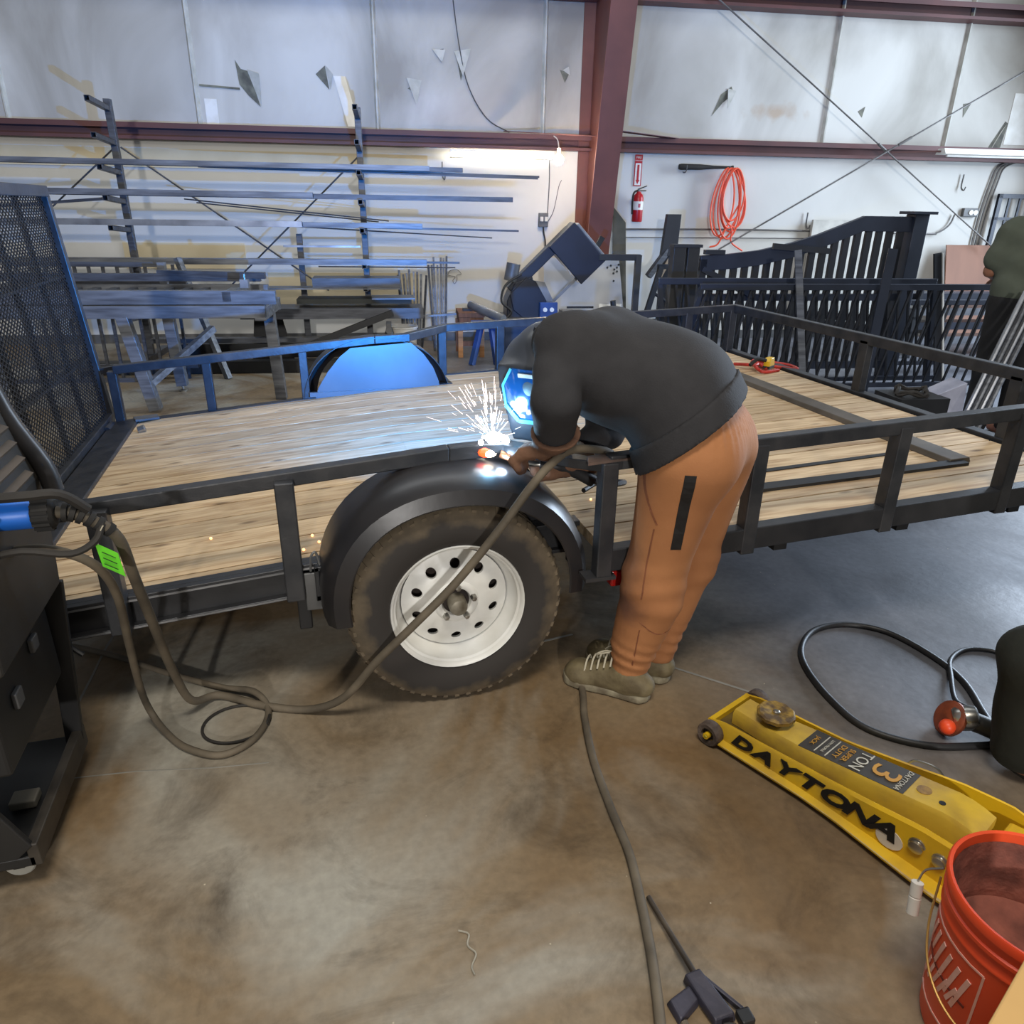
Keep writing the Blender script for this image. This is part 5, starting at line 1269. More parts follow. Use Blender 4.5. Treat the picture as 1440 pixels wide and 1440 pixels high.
stockbar('thin rod sagging just below another rod in the middle of the left rack', -1.9, -.2, 1.12, 1.49, .012, .012, M_mill, 1.34)
stockbar('bright tube on the third loaded arm of the left rack', -4.1, -.9, 1.46, 1.318, .05, .05, M_bright)
stockbar('grey tube on the third loaded arm ending just right of the rack', -4.1, .22, 1.38, 1.312, .05, .045)
stockbar('thin flat bar sticking out far right from the third loaded arm', -1.4, 1.18, 1.28, 1.305, .025, .018, M_mill, 1.275)
stockbar('thin round rod drooping below the flat bar on the third loaded arm', -1.2, .92, 1.22, 1.30, .012, .012, M_mill, 1.205)
stockbar('short bright bar lying between the third and fourth loaded arms', -1.16, -.40, .98, 1.10, .03, .018, M_bright)
stockbar('wide channel on the fourth loaded arm behind the table', -4.0, .25, 1.46, .985, .07, .055)
stockbar('thin bar ending just right of the wide channel on the fourth loaded arm', -1.0, .58, 1.35, .985, .022, .018, M_mill, .975)
stockbar('thin dark rod just under the fourth loaded arm with its end at the bar bundle', -.8, .54, 1.30, .93, .012, .012, M_mill, .925)
def slab(label, s0, s1, d, z, w, h, mat): 
    t = wt('steel_sheet', label, 'steel sheet', s0, d, z+.006, 'sheet stacks on the left stock rack'); MB().bar((0, 0, h/2), (s1-s0, .02, h/2), w, h).build('sheet', mat, t); return t
slab('dark sheet strip on the fifth rack arm, upper one', -.86, -.02, 1.3, .748, .30, .09, M_mill)
slab('long thin sheet strip on the fifth rack arm under a dark one', -1.35, -.02, 1.35, .735, .26, .012, M_mill2)
slab('dark olive sheet on top of the bottom rack arm stack', -1.02, .08, 1.32, .60, .30, .045, pm('dark_olive_sheet', (52, 54, 50), .6, .2))
slab('broad grey plate at the bottom of the rack arm stack', -1.55, .20, 1.36, .465, .36, .10, M_mill)
slab('thin sheet sticking out from the middle of the bottom rack arm stack', -.30, .12, 1.38, .645, .28, .015, M_mill2)
stockbar('heavy dark tube leaning under the rack beside the sawhorse', -.95, -.10, 1.55, .20, .06, .06, M_blackdark, .52)
stockbar('thick black pipe lying on the floor below the rack', -2.3, -.3, 1.3, .13, .14, .14, M_blackdark)
stockbar('second black pipe lying on the floor in front of the rack', -2.9, -.55, 1.72, .05, .12, .11, M_blackdark)
stockbar('flat black bar resting on the pipes below the rack', -2.4, -.2, 1.48, .26, .12, .04, M_mill)
t = wt('wedge_plate', 'dark steel wedge plate standing behind the table under the rack', 'steel plate', -1.55, 1.15)
MB().prism([(0, 0), (.42, 0), (.30, .60), (.08, .60)], lambda x, z: (x, -.01, z), lambda x, z: (x, .01, z)).build('plate', M_blackdark, t)
# bundles of bars standing on end
def bundle(label, s, d, n, h, sp, tie):
    for i in range(n):
        x = sp*(i/(n-1)-.5); hh = h*(.92+.1*rng.rand())
        t = wt('standing_bar', label, 'steel bar', s+x, d, 0, 'bars of the '+('tight' if n > 8 else 'loose')+' bundle standing on end')
        MB().bar((-x*.25, -.12+.05*rng.rand(), .0), (x*.35+.01*rng.randn(), .12, hh), .02, .02).build('bar', M_mill2 if i % 2 else M_mill, t)
bundle('grey bar in the tight bundle standing on end just right of the rack', .10, .75, 9, .86, .24, .5)
bundle('grey bar in the loose bundle standing on end right of the tight one', .40, .60, 7, .98, .16, .45)
t = wt('loose_strip', 'pale strip lying crosswise through the loose bundle of standing bars', 'steel strip', .30, .72, .38)
MB().bar((-.2, 0, .0), (.38, .03, .03), .05, .02).build('strip', M_bright, t)
# small sawhorse and pale bucket by the rack
t = wt('sawhorse', 'small black folding sawhorse standing under the rack end', 'sawhorse', -.14, 1.75)
for sx in (-1, 1):
    MB().bar((0, .0, .42), (sx*.13, -.12, 0), .03, .03).build('leg', M_blackdark, t); MB().bar((0, .1, .42), (sx*.13, .2, 0), .03, .03).build('leg', M_blackdark, t)
MB().bar((0, -.05, .43), (0, .15, .43), .05, .06).build('head', M_grey, t); MB().lathe([(.03, -.01), (.03, .01)], (0, -.06, .40), (0, 1, 0), 12).build('pulley', M_grey, t)
t = wt('pail', 'white plastic pail behind the small sawhorse', 'pail', .0, 1.25)
MB().lathe([(0, 0), (.12, 0), (.14, .34), (.15, .345), (.15, .36), (.13, .36), (.11, .03), (0, .03)], (0, 0, 0), (0, 0, 1), 24).build('shell', M_wht2, t, smooth=True)

# fabrication table and panels on the left
tb = wt('layout_table', 'grey tube steel layout table with splayed legs behind the left trailer rail', 'table', 0, 0)
MB().box(-3.6, -1.02, -3.2, -3.12, .71, .80).build('top_beam', M_mill2, tb, bevel=.003)
MB().box(-3.6, -1.02, -2.5, -2.42, .68, .77).build('top_beam', M_mill2, tb, bevel=.003)
MB().box(-1.10, -1.02, -3.2, -2.42, .69, .78).build('top_beam', M_mill2, tb, bevel=.003)
for a, b in (((-2.04, -3.16, .72), (-1.92, -3.16, .02)), ((-1.93, -2.46, .70), (-1.90, -2.46, .05)), ((-1.06, -2.8, .72), (-1.03, -2.8, .0)), ((-3.3, -3.16, .72), (-3.3, -3.16, 0)), ((-3.3, -2.46, .7), (-3.3, -2.46, .05))):
    lg = MB().bar(a, b, .085, .085, (0, 1, 0)).build('leg', M_mill2, tb, bevel=.003)
    if b[2] > .04: MB().lathe([(.035, .0), (.035, .012), (.012, .02), (.012, .06)], (b[0], b[1], 0), (0, 0, 1), 12).build('levelling_foot', M_chrome, lg)
MB().bar((-1.93, -3.14, .22), (-1.55, -2.6, .55), .05, .05).build('brace', M_mill2, tb)
MB().bar((-3.3, -3.1, .24), (-1.95, -3.1, .24), .03, .03).build('stretcher', M_mill, tb)
pn = wt('slatted_gate', 'flat grey slatted gate lying on the layout table with its slats showing', 'gate', -3.5, 2.8, .805)
MB().box(0, 2.56, -.36, -.30, .0, .10).build('stile', M_mill2, pn, bevel=.003); MB().box(0, 2.4, .30, .36, 0, .08).build('stile', M_mill2, pn, bevel=.003)
for k in range(14): MB().box(.08+.14*k, .13+.14*k, -.30, .30, .03, .06).build('slat', M_mill, pn)
MB().box(2.18, 2.24, -.36, .36, .02, .09).build('end_rail', M_mill2, pn)
pn2 = wt('angle_iron', 'dark angle irons stacked on the flat slatted gate', 'angle iron', -3.4, 2.45, .91)
MB().box(0, 2.25, -.06, .0, 0, .06).build('bar', M_mill, pn2); MB().bar((1.45, -.02, .06), (2.30, -.10, .05), .05, .05).build('bar', M_mill, pn2)
t = wt('steel_clamp', 'small bright clamp on the right end of the slatted gate', 'clamp', -1.18, 3.0, .91)
MB().box(-.03, .03, -.03, .03, 0, .06).build('body', M_bright, t); MB().cyl((0, 0, .06), (0, 0, .10), .012, 8).build('screw', M_chrome, t)
pk = wt('picket_panel', 'grey picket panel standing upright behind the layout table', 'fence panel', -3.3, 1.95)
for z in (1.0, .86, .12): MB().box(0, 1.42 if z < .99 else 1.25, -.02, .02, z-.02, z+.02).build('rail', M_mill, pk)
for k in range(12): MB().box(.06+.115*k-.012, .06+.115*k+.012, -.012, .012, .0, 1.0).build('picket', M_mill, pk)
t = wt('leaning_tube', 'grey tube leaning against the rack beside the picket panel', 'tube', -1.98, 1.75)
MB().bar((0, 0, 1.04), (.36, -.25, .0), .05, .05).build('tube', M_mill2, t)
t = wt('standing_post', 'short grey post standing right beside the picket panel behind the table', 'post', -2.02, 2.1)
MB().box(-.03, .03, -.03, .03, 0, 1.03).build('tube', M_mill2, t)

# fluorescent strip and bare bulb under the girt
fl_ = wt('strip_light', 'white fluorescent strip light glowing under the red girt left of the column', 'light', 1.15, .17, 2.01, 'strip lights under the girt')
MB().box(-.57, .57, -.04, .05, .035, .07).build('housing', M_wht2, fl_)
MB().cyl((-.55, -.02, .022), (.55, -.02, .022), .03, 12).build('tube', em('tube_white', (255, 252, 240), 26), fl_, smooth=True)
MB().box(-.57, .57, -.045, .05, -.012, -.006).build('lens_edge', M_wht2, fl_)
bl = wt('bare_bulb', 'bare glowing light bulb hanging from the brace beside the column', 'light bulb', 1.71, .55, 1.98)
MB().ball((0, 0, 0), .055, 18, 12).build('bulb', em('bulb_white', (255, 250, 238), 20), bl, smooth=True)
MB().cyl((0, 0, .05), (0, 0, .11), .02, 10).build('socket', M_wht2, bl); MB().tube([(0, 0, .11), (.0, .1, .2), (-.02, .2, .24)], .006, 6, 3).build('cord', M_wht2, bl)
l = bpy.data.lights.new('bulb_light', 'POINT'); l.energy = 34; l.color = (1, .80, .55); l.shadow_soft_size = .06
o = bpy.data.objects.new('bulb_light', l); C.objects.link(o); o.location = W(1.72, .62, 1.97)
l = bpy.data.lights.new('strip_light_light', 'AREA'); l.shape = 'RECTANGLE'; l.size = 1.1; l.size_y = .05; l.energy = 10; l.color = (1, .97, .9)
o = bpy.data.objects.new('strip_light_light', l); C.objects.link(o); o.location = W(1.15, .18, 2.01); o.rotation_euler = (0, 0, WY)
l2 = wt('strip_light', 'long white strip light fixture, unlit, on the girt at the far right edge', 'light', 6.9, .5, 2.14, 'strip lights under the girt')
MB().prism([(-.09, 0), (.09, 0), (.05, .06), (-.05, .06)], lambda y, z: (-.72, y, z), lambda y, z: (.9, y, z)).build('housing', M_white, l2)
MB().cyl((-.66, -.03, -.015), (.85, -.03, -.015), .014, 10).build('tube', M_white, l2, smooth=True); MB().bar((-1.2, .2, .02), (-.7, .0, .03), .02, .02).build('bracket', M_girt, l2)
# outlets, wires
ob = wt('outlet_box', 'metal outlet box with white plugs on the wall left of the column', 'outlet', 1.66, .0, 1.38, 'wall outlet boxes')
MB().box(-.055, .055, -.045, 0, -.08, .07).build('box', M_grey, ob, bevel=.004)
for x in (-.025, .028): MB().box(x-.018, x+.018, -.075, -.045, -.02, .03).build('plug', M_wht2, ob, bevel=.004)
MB().tube([(.0, -.03, -.08), (.01, -.03, -.15), (.03, -.04, -.25), (.02, -.06, -.4)], .009, 8, 4).build('cable', M_cabledk, ob)
MB().tube([(.05, -.01, .07), (.06, -.01, .4), (.05, -.01, .66)], .006, 6, 4).build('conduit', M_grey, ob)
MB().tube([(.06, -.01, -.02), (.12, -.02, .1), (.17, -.02, .35), (.2, -.02, .42)], .004, 6, 4).build('loose_wire', M_grey, ob)
cdt = wt('conduit', 'thin grey conduit running along the right wall bay above the gate', 'conduit', 2.55, .03, 1.285)
MB().tube([(0, 0, 0), (1.7, 0, .012), (3.9, 0, -.01), (4.15, 0, .0), (4.3, 0, .09), (4.35, 0, .22)], .010, 8, 4).build('pipe', M_rod, cdt, smooth=True)
MB().tube([(0, 0, -.09), (2.4, 0, -.08)], .006, 6).build('pipe', M_rod, cdt)
ob2 = wt('outlet_box', 'white double outlet box beside the conduits at the far right', 'outlet', 7.1, .0, 1.53, 'wall outlet boxes')
MB().box(-.10, .10, -.05, 0, -.05, .05).build('box', M_grey, ob2, bevel=.006)
for x in (.0, .06): MB().lathe([(.03, -.06), (.032, -.05)], (x, 0, 0), (0, 1, 0), 12).build('socket', M_white, ob2)
for k, x in enumerate((.14, .19, .24)): MB().tube([(x, -.02, -.9), (x, -.02, -.1), (x+.05, -.02, .35), (x+.10, -.02, .52), (x+.3, -.02, .60)], .010, 8, 4).build('riser', M_rod, ob2)
# little wire hooks and holes on the wall
for s, z, lab in ((4.93, 1.42, 'small wire hook on the right wall right of the orange cord'), (6.9, 1.88, 'bent wire hook under the girt at the far right'), (.5, 1.88, 'black hook hanging under the girt left of the strip light'), (2.4, 2.02, 'bent wire hanging just right of the column')):
    t = wt('wall_hook', lab, 'hook', s, .01, z, 'wire hooks on the wall'); MB().tube([(0, -.02, .08), (0, -.02, -.06), (.02, -.05, -.1), (.03, -.06, -.06)], .008, 6, 4).build('wire', M_grey, t)
t = wt('wall_scribble', 'small scrawled pencil outline on the bare wall above the wooden stand', 'drawing', .62, .004, .74)
MB().tube([(-.08, -.004, .02), (-.05, -.004, .07), (.03, -.004, .08), (.08, -.004, .03), (.03, -.004, .02), (.03, -.004, -.03), (.0, -.004, -.08), (-.02, -.004, -.04), (.01, -.004, .0), (-.04, -.004, .01), (-.08, -.004, .02)], .0035, 5, 3).build('line', M_grey, t)
t = wt('barred_grille', 'dark blue barred grille standing by the wall behind the person in olive', 'grille', 7.4, .06, .9); 
for x0, x1, z0, z1 in ((0, .05, 0, .85), (.9, .95, 0, .85), (0, .95, .8, .85), (0, .95, .55, .58)): MB().box(x0, x1, -.04, 0, z0, z1).build('bar', M_gate, t)
for k in range(5): MB().box(.15+.15*k, .18+.15*k, -.03, -.01, 0, .85).build('bar', M_gate, t)

# fire extinguisher, its sign, bat and cord
M_sgn = pm('red_sign', (176, 30, 40), .5, 0, (168, 26, 36), 4)
sg_ = wt('extinguisher_sign', 'red and white arrow sign above the fire extinguisher', 'sign', 2.76, .006, 1.92)
MB().box(-.045, .045, -.004, 0, -.165, .165).build('plate', M_sgn, sg_)
MB().box(-.034, .034, -.006, -.004, -.155, .075).build('white_panel', M_white, sg_)
MB().prism([(-.012, .06), (.012, .06), (.012, -.10), (.024, -.10), (0, -.145), (-.024, -.10), (-.012, -.10)], lambda x, z: (x, -.008, z), lambda x, z: (x, -.0055, z)).build('arrow', M_sgn, sg_)
lettering('lettering', 'FIRE', M_white, sg_, (0, -.0052, .135), (1, 0, 0), (0, 0, 1), .034, 0, .001)
lettering('lettering', 'EXTINGUISHER', M_white, sg_, (0, -.0052, .103), (1, 0, 0), (0, 0, 1), .013, 0, .001)
fx = wt('fire_extinguisher', 'red fire extinguisher hanging on the wall right of the column', 'fire extinguisher', 2.76, .10, 1.37)
MB().lathe([(0, 0), (.055, 0), (.06, .01), (.06, .25), (.05, .29), (.025, .31), (.022, .325)], (0, 0, 0), (0, 0, 1), 24).build('cylinder', M_redpl, fx, smooth=True)
MB().lathe([(.0608, .13), (.0608, .22)], (0, 0, 0), (0, 0, 1), 24).build('label_band', M_wht2, fx, smooth=True)
MB().lathe([(.02, .175-.02), (.02, .175+.02)], (0, -.045, 0), (0, 0, 1), 10).build('label_mark', M_redpl, fx)
MB().cyl((0, 0, .32), (0, 0, .35), .016, 10).build('valve', M_grey, fx)
MB().bar((-.01, 0, .35), (.09, 0, .385), .02, .010).build('lever', M_blackdark, fx); MB().bar((-.0, 0, .335), (.085, 0, .335), .02, .010).build('lever', M_blackdark, fx)
MB().tube([(-.015, 0, .335), (-.06, -.01, .31), (-.075, -.02, .22), (-.068, -.02, .08)], .011, 8, 4).build('hose', M_rubber, fx, smooth=True)
MB().box(-.02, .02, .05, .095, .2, .24).build('bracket', M_grey, fx)
bt = wt('bat', 'black bat lying across hooks on the right wall beside the orange cord', 'bat', 3.22, .08, 1.965)
MB().lathe([(0, 0), (.028, .004), (.033, .03), (.030, .25), (.018, .42), (.014, .62), (.022, .66), (0, .665)], (0, 0, 0), (1, 0, .01), 16).build('shaft', M_rubber, bt, smooth=True)
for x in (.08, .6): MB().tube([(x, .07, -.05), (x, -.0, -.06), (x, -.05, -.03), (x, -.05, .02)], .006, 6, 3).build('hook', M_grey, bt)
oc = wt('extension_cord', 'bright orange cord coil hanging on the right wall', 'cord', 3.88, .10, 1.96)
m = MB()
for k in range(7):
    w = .12+.055*rng.rand(); h = .56+.22*rng.rand(); ox = -.03+.04*rng.randn(); tw = .05*rng.randn()
    pts = [(ox+w*math.sin(t)*(1-.25*(1+math.cos(t))/2)+tw*(1-math.cos(t))*.5, -.02-.012*k*.6+.01*math.sin(3*t), -h/2*(1-math.cos(t))) for t in [2*math.pi*i/22 for i in range(23)]]
    m.tube(pts, .010, 7, 2)
m.tube([(.1, -.03, -.4), (-.02, -.05, -.62), (-.1, -.04, -.82), (-.2, -.03, -.86)], .010, 7, 4); m.tube([(-.1, -.03, -.45), (.04, -.05, -.65), (.06, -.04, -.80), (.22, -.03, -.9)], .010, 7, 4)
m.build('coil', M_cordorange, oc, smooth=True)

# wooden stand, blue vice stand, band saw
ws = wt('wooden_stand', 'small brown wooden stand beside the band saw', 'stand', .70, .90)
MB().box(-.12, .16, -.2, .2, .42, .47).build('top', M_wood, ws, bevel=.004); MB().box(-.11, .15, -.19, .19, .36, .42).build('apron', M_wood, ws)
for x, y, mt in ((-.10, -.18, M_wood2), (.13, -.18, M_wood2), (-.10, .18, M_wood), (.13, .18, M_wood)): MB().box(x-.025, x+.025, y-.025, y+.025, 0, .36).build('leg', mt, ws)
MB().box(-.10, .13, -.2, -.17, .12, .17).build('stretcher', M_wood, ws); MB().box(-.06, .08, -.06, .05, .47, .49).build('scrap', M_blackdark, ws)
vs_ = wt('roller_stand', 'blue roller stand with a bright roller in front of the band saw', 'roller stand', .84, 1.42)
MB().cyl((-.14, .25, .56), (.16, -.12, .46), .045, 14).build('roller', M_bright, vs_, smooth=True)
MB().box(-.16, .16, -.06, .0, .36, .44).build('bracket', M_blue, vs_, bevel=.004)
for sx in (-1, 1): MB().bar((sx*.05, 0, .40), (sx*.13-.03, -.1, 0), .05, .05).build('leg', M_blue, vs_)
MB().bar((.13, .05, .30), (.13, .05, 0), .06, .05).build('leg', M_wood2, vs_)
bs_ = wt('band_saw', 'dark blue horizontal band saw with its head raised in front of the column', 'band saw', 1.34, 1.20)
M_saw = pm('dark_blue_saw_paint', (24, 32, 52), .38, 0, (18, 25, 42), 4)
M_saw2 = pm('mid_blue_saw_paint', (44, 62, 92), .45, 0, (34, 48, 76), 4)
MB().box(-.32, .55, -.28, .22, .0, .42).build('base_cabinet', M_saw2, bs_, bevel=.01)
MB().box(-.30, .75, -.30, .22, .42, .46).build('bed', M_grey, bs_, bevel=.004)
MB().prism([(-.28, .44), (.08, .44), (.02, .66), (-.02, .86), (-.20, .80), (-.28, .62)], lambda x, z: (x, -.16, z), lambda x, z: (x, .14, z)).build('pivot_body', M_saw, bs_, bevel=.01)
# the raised bow: lower wheel housing, spine, upper wheel housing
ca, sa = math.cos(math.radians(44)), math.sin(math.radians(44))
def bw(u, v): return (-.10+u*ca-v*sa, .64+u*sa+v*ca)
def bprism(pts, y0, y1, nm, mt, bev=.008): MB().prism([bw(*q) for q in pts], lambda x, z: (x, y0, z), lambda x, z: (x, y1, z)).build(nm, mt, bs_, bevel=bev)
bprism([(-.12, -.28), (.16, -.26), (.22, .0), (.16, .14), (-.08, .14), (-.16, .0)], -.18, .0, 'lower_wheel_case', M_saw)
bprism([(-.05, .10), (.80, .10), (.80, .20), (-.05, .20)], -.14, .02, 'spine', M_saw)
bprism([(.52, -.30), (.86, -.30), (.86, .20), (.52, .20)], -.20, .0, 'upper_wheel_case', M_saw)
bprism([(.86, -.26), (.89, -.26), (.89, .16), (.86, .16)], -.18, -.02, 'case_edge', M_bright)
MB().bar((bw(.16, -.24)[0], -.10, bw(.16, -.24)[1]), (bw(.54, -.24)[0], -.10, bw(.54, -.24)[1]), .012, .03).build('blade', M_bright, bs_)
bprism([(.14, -.20), (.20, -.22), (.26, -.02), (.20, .06)], -.20, -.17, 'blade_guide', M_bright, .002)
MB().bar((bw(.86, -.16)[0], -.12, bw(.86, -.16)[1]), (bw(.99, -.12)[0], -.12, bw(.99, -.12)[1]), .04, .05).build('handle', M_rubber, bs_)
MB().cyl((bw(.02, .22)[0], -.10, bw(.02, .22)[1]), (bw(.16, .32)[0], -.10, bw(.16, .32)[1]), .07, 14).build('motor', M_grey, bs_, smooth=True)
MB().tube([(-.14, -.18, .88), (-.30, -.2, .78), (-.34, -.2, .62), (-.24, -.2, .52), (-.30, -.2, .42), (-.12, -.22, .36)], .012, 8, 5).build('cable', M_blackcable, bs_, smooth=True)
MB().box(.04, .22, -.31, -.25, .46, .62).build('control_box', M_blue, bs_, bevel=.004)
for x in (.09, .16): MB().lathe([(.022, -.012), (.022, 0)], (x, -.31, .55), (0, 1, 0), 12).build('button', M_white, bs_)
MB().box(.30, .44, -.25, .0, .46, .52).build('vice_jaw', M_grey, bs_, bevel=.004); MB().bar((.34, -.2, .56), (.62, -.2, .56), .02, .02).build('vice_handle', M_blackdark, bs_)
MB().box(.72, 1.0, -.28, -.06, .40, .50).build('stop_block', M_blackdark, bs_, bevel=.004); MB().cyl((.86, -.15, .5), (.84, -.15, .62), .03, 10).build('stop_knob', M_blackdark, bs_)
MB().box(.66, 1.02, -.30, -.05, .0, .40).build('side_stand', M_saw2, bs_, bevel=.006)

# leaning plates and frames right of the column
M_alu = pm('scuffed_aluminium', (212, 212, 212), .3, .65, (188, 188, 190), 2.5, (1, 1, .5))
t = wt('aluminium_sheet', 'large bright aluminium sheet leaning behind the band saw', 'metal sheet', 1.66, .85)
MB().hexa([(-.10, -.10, .0), (.84, -.10, .0), (.84, -.09, 0), (-.10, -.09, 0)], [(-.10, .20, 1.0), (.76, .20, .98), (.76, .21, .98), (-.10, .21, 1.0)]).build('sheet', M_alu, t)
m = MB()
for x, z in ((.62, .90), (.66, .92), (.70, .88), (.73, .90), (.75, .93), (.69, .84), (.73, .86), (.69, .76)): m.lathe([(.012, 0), (.012, .004)], (x, -.104+.30*z, z), (0, -1, .3), 10)
m.build('drilled_holes', M_blackdark, t)
MB().hexa([(.52, -.086, .06), (.80, -.086, .06), (.80, -.081, .06), (.52, -.081, .06)], [(.52, .051, .52), (.78, .051, .52), (.78, .056, .52), (.52, .056, .52)]).build('paper', M_white, t)
t = wt('tall_board', 'tall dark blue grey board leaning on the wall right beside the column', 'board', 2.33, .12)
MB().hexa([(-.10, -.20, 0), (.08, -.20, 0), (.08, -.17, 0), (-.10, -.17, 0)], [(-.10, .07, 1.76), (.05, .07, 1.76), (.05, .10, 1.76), (-.10, .10, 1.76)]).build('board', pm('dark_blue_grey_board', (58, 64, 72), .6), t)
t = wt('cut_plate', 'dark plate with a slanted cut top leaning beside the tall board', 'metal plate', 2.47, .18)
MB().prism([(-.02, 0), (.17, 0), (.15, 1.36), (.0, 1.53)], lambda x, z: (x, -.25+.22*z, z), lambda x, z: (x, -.24+.22*z, z)).build('plate', pm('dull_bronze_plate', (82, 80, 72), .5, .4, (62, 62, 56), 6), t)
t = wt('tube_hoop', 'black square tube hoop leaning in front of the aluminium sheet', 'hoop', 2.05, 1.46)
for a, b in (((-.06, .08, 1.05), (.38, .08, 1.05)), ((.36, .08, 1.07), (.30, -.12, 0)), ((.30, -.12, .02), (-.1, -.12, .02))): MB().bar(a, b, .06, .06, (0, 1, 0)).build('tube', M_gatedk, t, bevel=.003)
t = wt('steel_bracket', 'dark bent channel standing on end behind the left gate post', 'bracket', 2.95, .55)
MB().hexa([(-.02, -.04, 1.02), (.16, -.04, 1.02), (.16, .04, 1.02), (-.02, .04, 1.02)], [(.02, -.02, 1.46), (.18, -.02, 1.46), (.18, .06, 1.46), (.02, .06, 1.46)]).build('channel', M_gatedk, t, bevel=.003)
MB().bar((.06, .0, 1.08), (-.16, -.05, .8), .07, .06).build('arm', M_mill, t); MB().bar((.12, .02, 1.05), (-.02, -.02, .80), .05, .05).build('arm', pm('rusty_bracket', (130, 112, 92), .6, .3), t)
MB().box(.0, .12, -.02, .04, 0, 1.04).build('stem', M_gatedk, t)
t = wt('bent_frame', 'black angled frame with a curved strut leaning beside the left gate post', 'frame', 2.80, .95)
MB().bar((.02, .02, .93), (-.26, -.1, .0), .055, .055, (0, 1, 0)).build('tube', M_gatedk, t); MB().bar((-.02, .02, .93), (.30, .02, .93), .05, .04, (0, 1, 0)).build('tube', M_gatedk, t)
MB().tube([(-.06, .0, .66), (.10, -.02, .56), (.18, -.02, .42), (.14, -.02, .32), (.02, -.03, .28)], .018, 8, 5).build('strut', M_gatedk, t); MB().ball((.14, -.02, .68), .05, 8, 6).build('knuckle', M_gatedk, t); MB().ball((-.03, -.04, .34), .045, 8, 6).build('knuckle', M_gatedk, t)
MB().bar((.10, -.02, .2), (.10, .0, .75), .03, .03).build('tube', M_gatedk, t)

# arched driveway gate with square post
gt = wt('driveway_gate', 'large blue black arched picket gate with a capped square post on the right', 'gate', 2.66, 2.4)
arc_pts = [(0, 1.10), (.25, 1.115), (.55, 1.15), (.85, 1.215), (1.1, 1.29), (1.35, 1.385), (1.52, 1.45), (2.0, 1.45)]
def arcz(x):
    for (x0, z0), (x1, z1) in zip(arc_pts[:-1], arc_pts[1:]):
        if x <= x1: return z0+(z1-z0)*(x-x0)/(x1-x0)
    return arc_pts[-1][1]
rings = []
for x, z in arc_pts: rings.append([(x, -.03, z-.10), (x, .03, z-.10), (x, .03, z+.03), (x, -.03, z+.03)])
MB().loft(rings).build('arched_rail', M_gate, gt, bevel=.003)
MB().box(1.98, 2.12, -.07, .07, .0, 1.50).build('post', M_gate, gt, bevel=.004)
MB().box(1.93, 2.17, -.11, .11, 1.50, 1.525).build('post_cap', M_gate, gt, bevel=.004)
MB().bar((.02, 0, 1.02), (.55, 0, .78), .05, .10, (0, 1, 0)).build('brace', M_gate, gt); MB().box(0, .06, -.03, .03, .05, 1.1).build('stile', M_gate, gt)
MB().box(.0, 2.0, -.03, .03, .10, .17).build('bottom_rail', M_gate, gt); MB().box(.0, 2.0, -.03, .03, .74, .80).build('middle_rail', M_gate, gt)
k = 0; x = .12
while x < 1.95:
    MB().box(x-.028, x+.028, -.02, .02, .12, arcz(x)-.08).build('picket', M_gatedk, gt); x += .105
for s, lab in ((2.44, 'leftmost of the two square black posts standing at the left end of the arched gate'), (2.57, 'right one of the two square black posts at the left end of the arched gate')):
    t = wt('gate_post', lab, 'post', s, 2.42, 0, 'square posts at the gate end')
    MB().box(-.055, .055, -.055, .055, 0, 1.20).build('tube', pm('warm_black_post', (44, 42, 40), .45, .1, (36, 35, 34), 6), t, bevel=.004); MB().box(-.06, .075, -.06, .06, 1.20, 1.225).build('cap', M_gatedk, t)
t = wt('lock_box', 'black lock bracket resting on the gate rail beside the posts', 'bracket', 2.78, 2.40, 1.14); MB().box(-.08, .1, -.04, .04, 0, .04).build('box', M_gatedk, t, bevel=.004)
# slanted stair railing panels
def stair_rail(label, s0, s1, d, ztop, skew, n, zb, hs, grp=None):
    t = wt('stair_railing', label, 'railing', s0, d, 0, 'slanted stair railings by the gate')
    L_ = s1-s0; m = MB().box(0, L_, -.02, .02, ztop-.05, ztop).build('top_rail', M_gate, t, bevel=.003)
    MB().box(skew+.04, L_+skew+.04, -.02, .02, zb, zb+.035).build('bottom_rail', M_gate, t)
    for k in range(n):
        x = .06+(L_-.12)*k/(n-1); MB().bar((x, 0, ztop-.04), (x+skew, 0, zb), .016, .016, (0, 1, 0)).build('picket', M_gatedk, t)
        if hs and k % 3 == 0: pass
    for x in (.01, L_-.01): MB().bar((x, 0, ztop-.03), (x+skew, 0, 0.0), .035, .035, (0, 1, 0)).build('end_post', M_gate, t)
    return t
stair_rail('black stair railing with pickets slanting down to the right in front of the arched gate', 2.10, 4.62, 2.95, .985, .16, 26, .10, 0)
stair_rail('black stair railing with pickets slanting down to the left, in front of the other railing', 2.40, 5.30, 3.12, .955, -.18, 30, .08, 0)
stair_rail('low black railing lying in line behind the stair railings at the right', 4.7, 6.4, 2.2, .72, -.12, 18, .08, 0)
t = wt('flat_bar', 'wide dark flat bar leaning across the stair railings', 'flat bar', 3.93, 3.25, group='flat bars leaning at the gate'); MB().bar((.05, .05, 1.24), (-.03, -.04, 0), .085, .012, (0, 1, 0)).build('bar', M_gate, t)
t = wt('flat_bar', 'narrow grey flat bar leaning on the railings left of the wide one', 'flat bar', 3.22, 3.22, group='flat bars leaning at the gate'); MB().bar((-.05, .05, 1.22), (.16, -.05, 0), .06, .012, (0, 1, 0)).build('bar', M_mill2, t)
t = wt('flat_bar', 'short dark bar lying flat against the gate pickets under the arch', 'flat bar', 3.3, 2.48, 1.22, group='flat bars leaning at the gate'); MB().bar((0, 0, 0), (.55, 0, -.04), .03, .05).build('bar', M_gatedk, t)
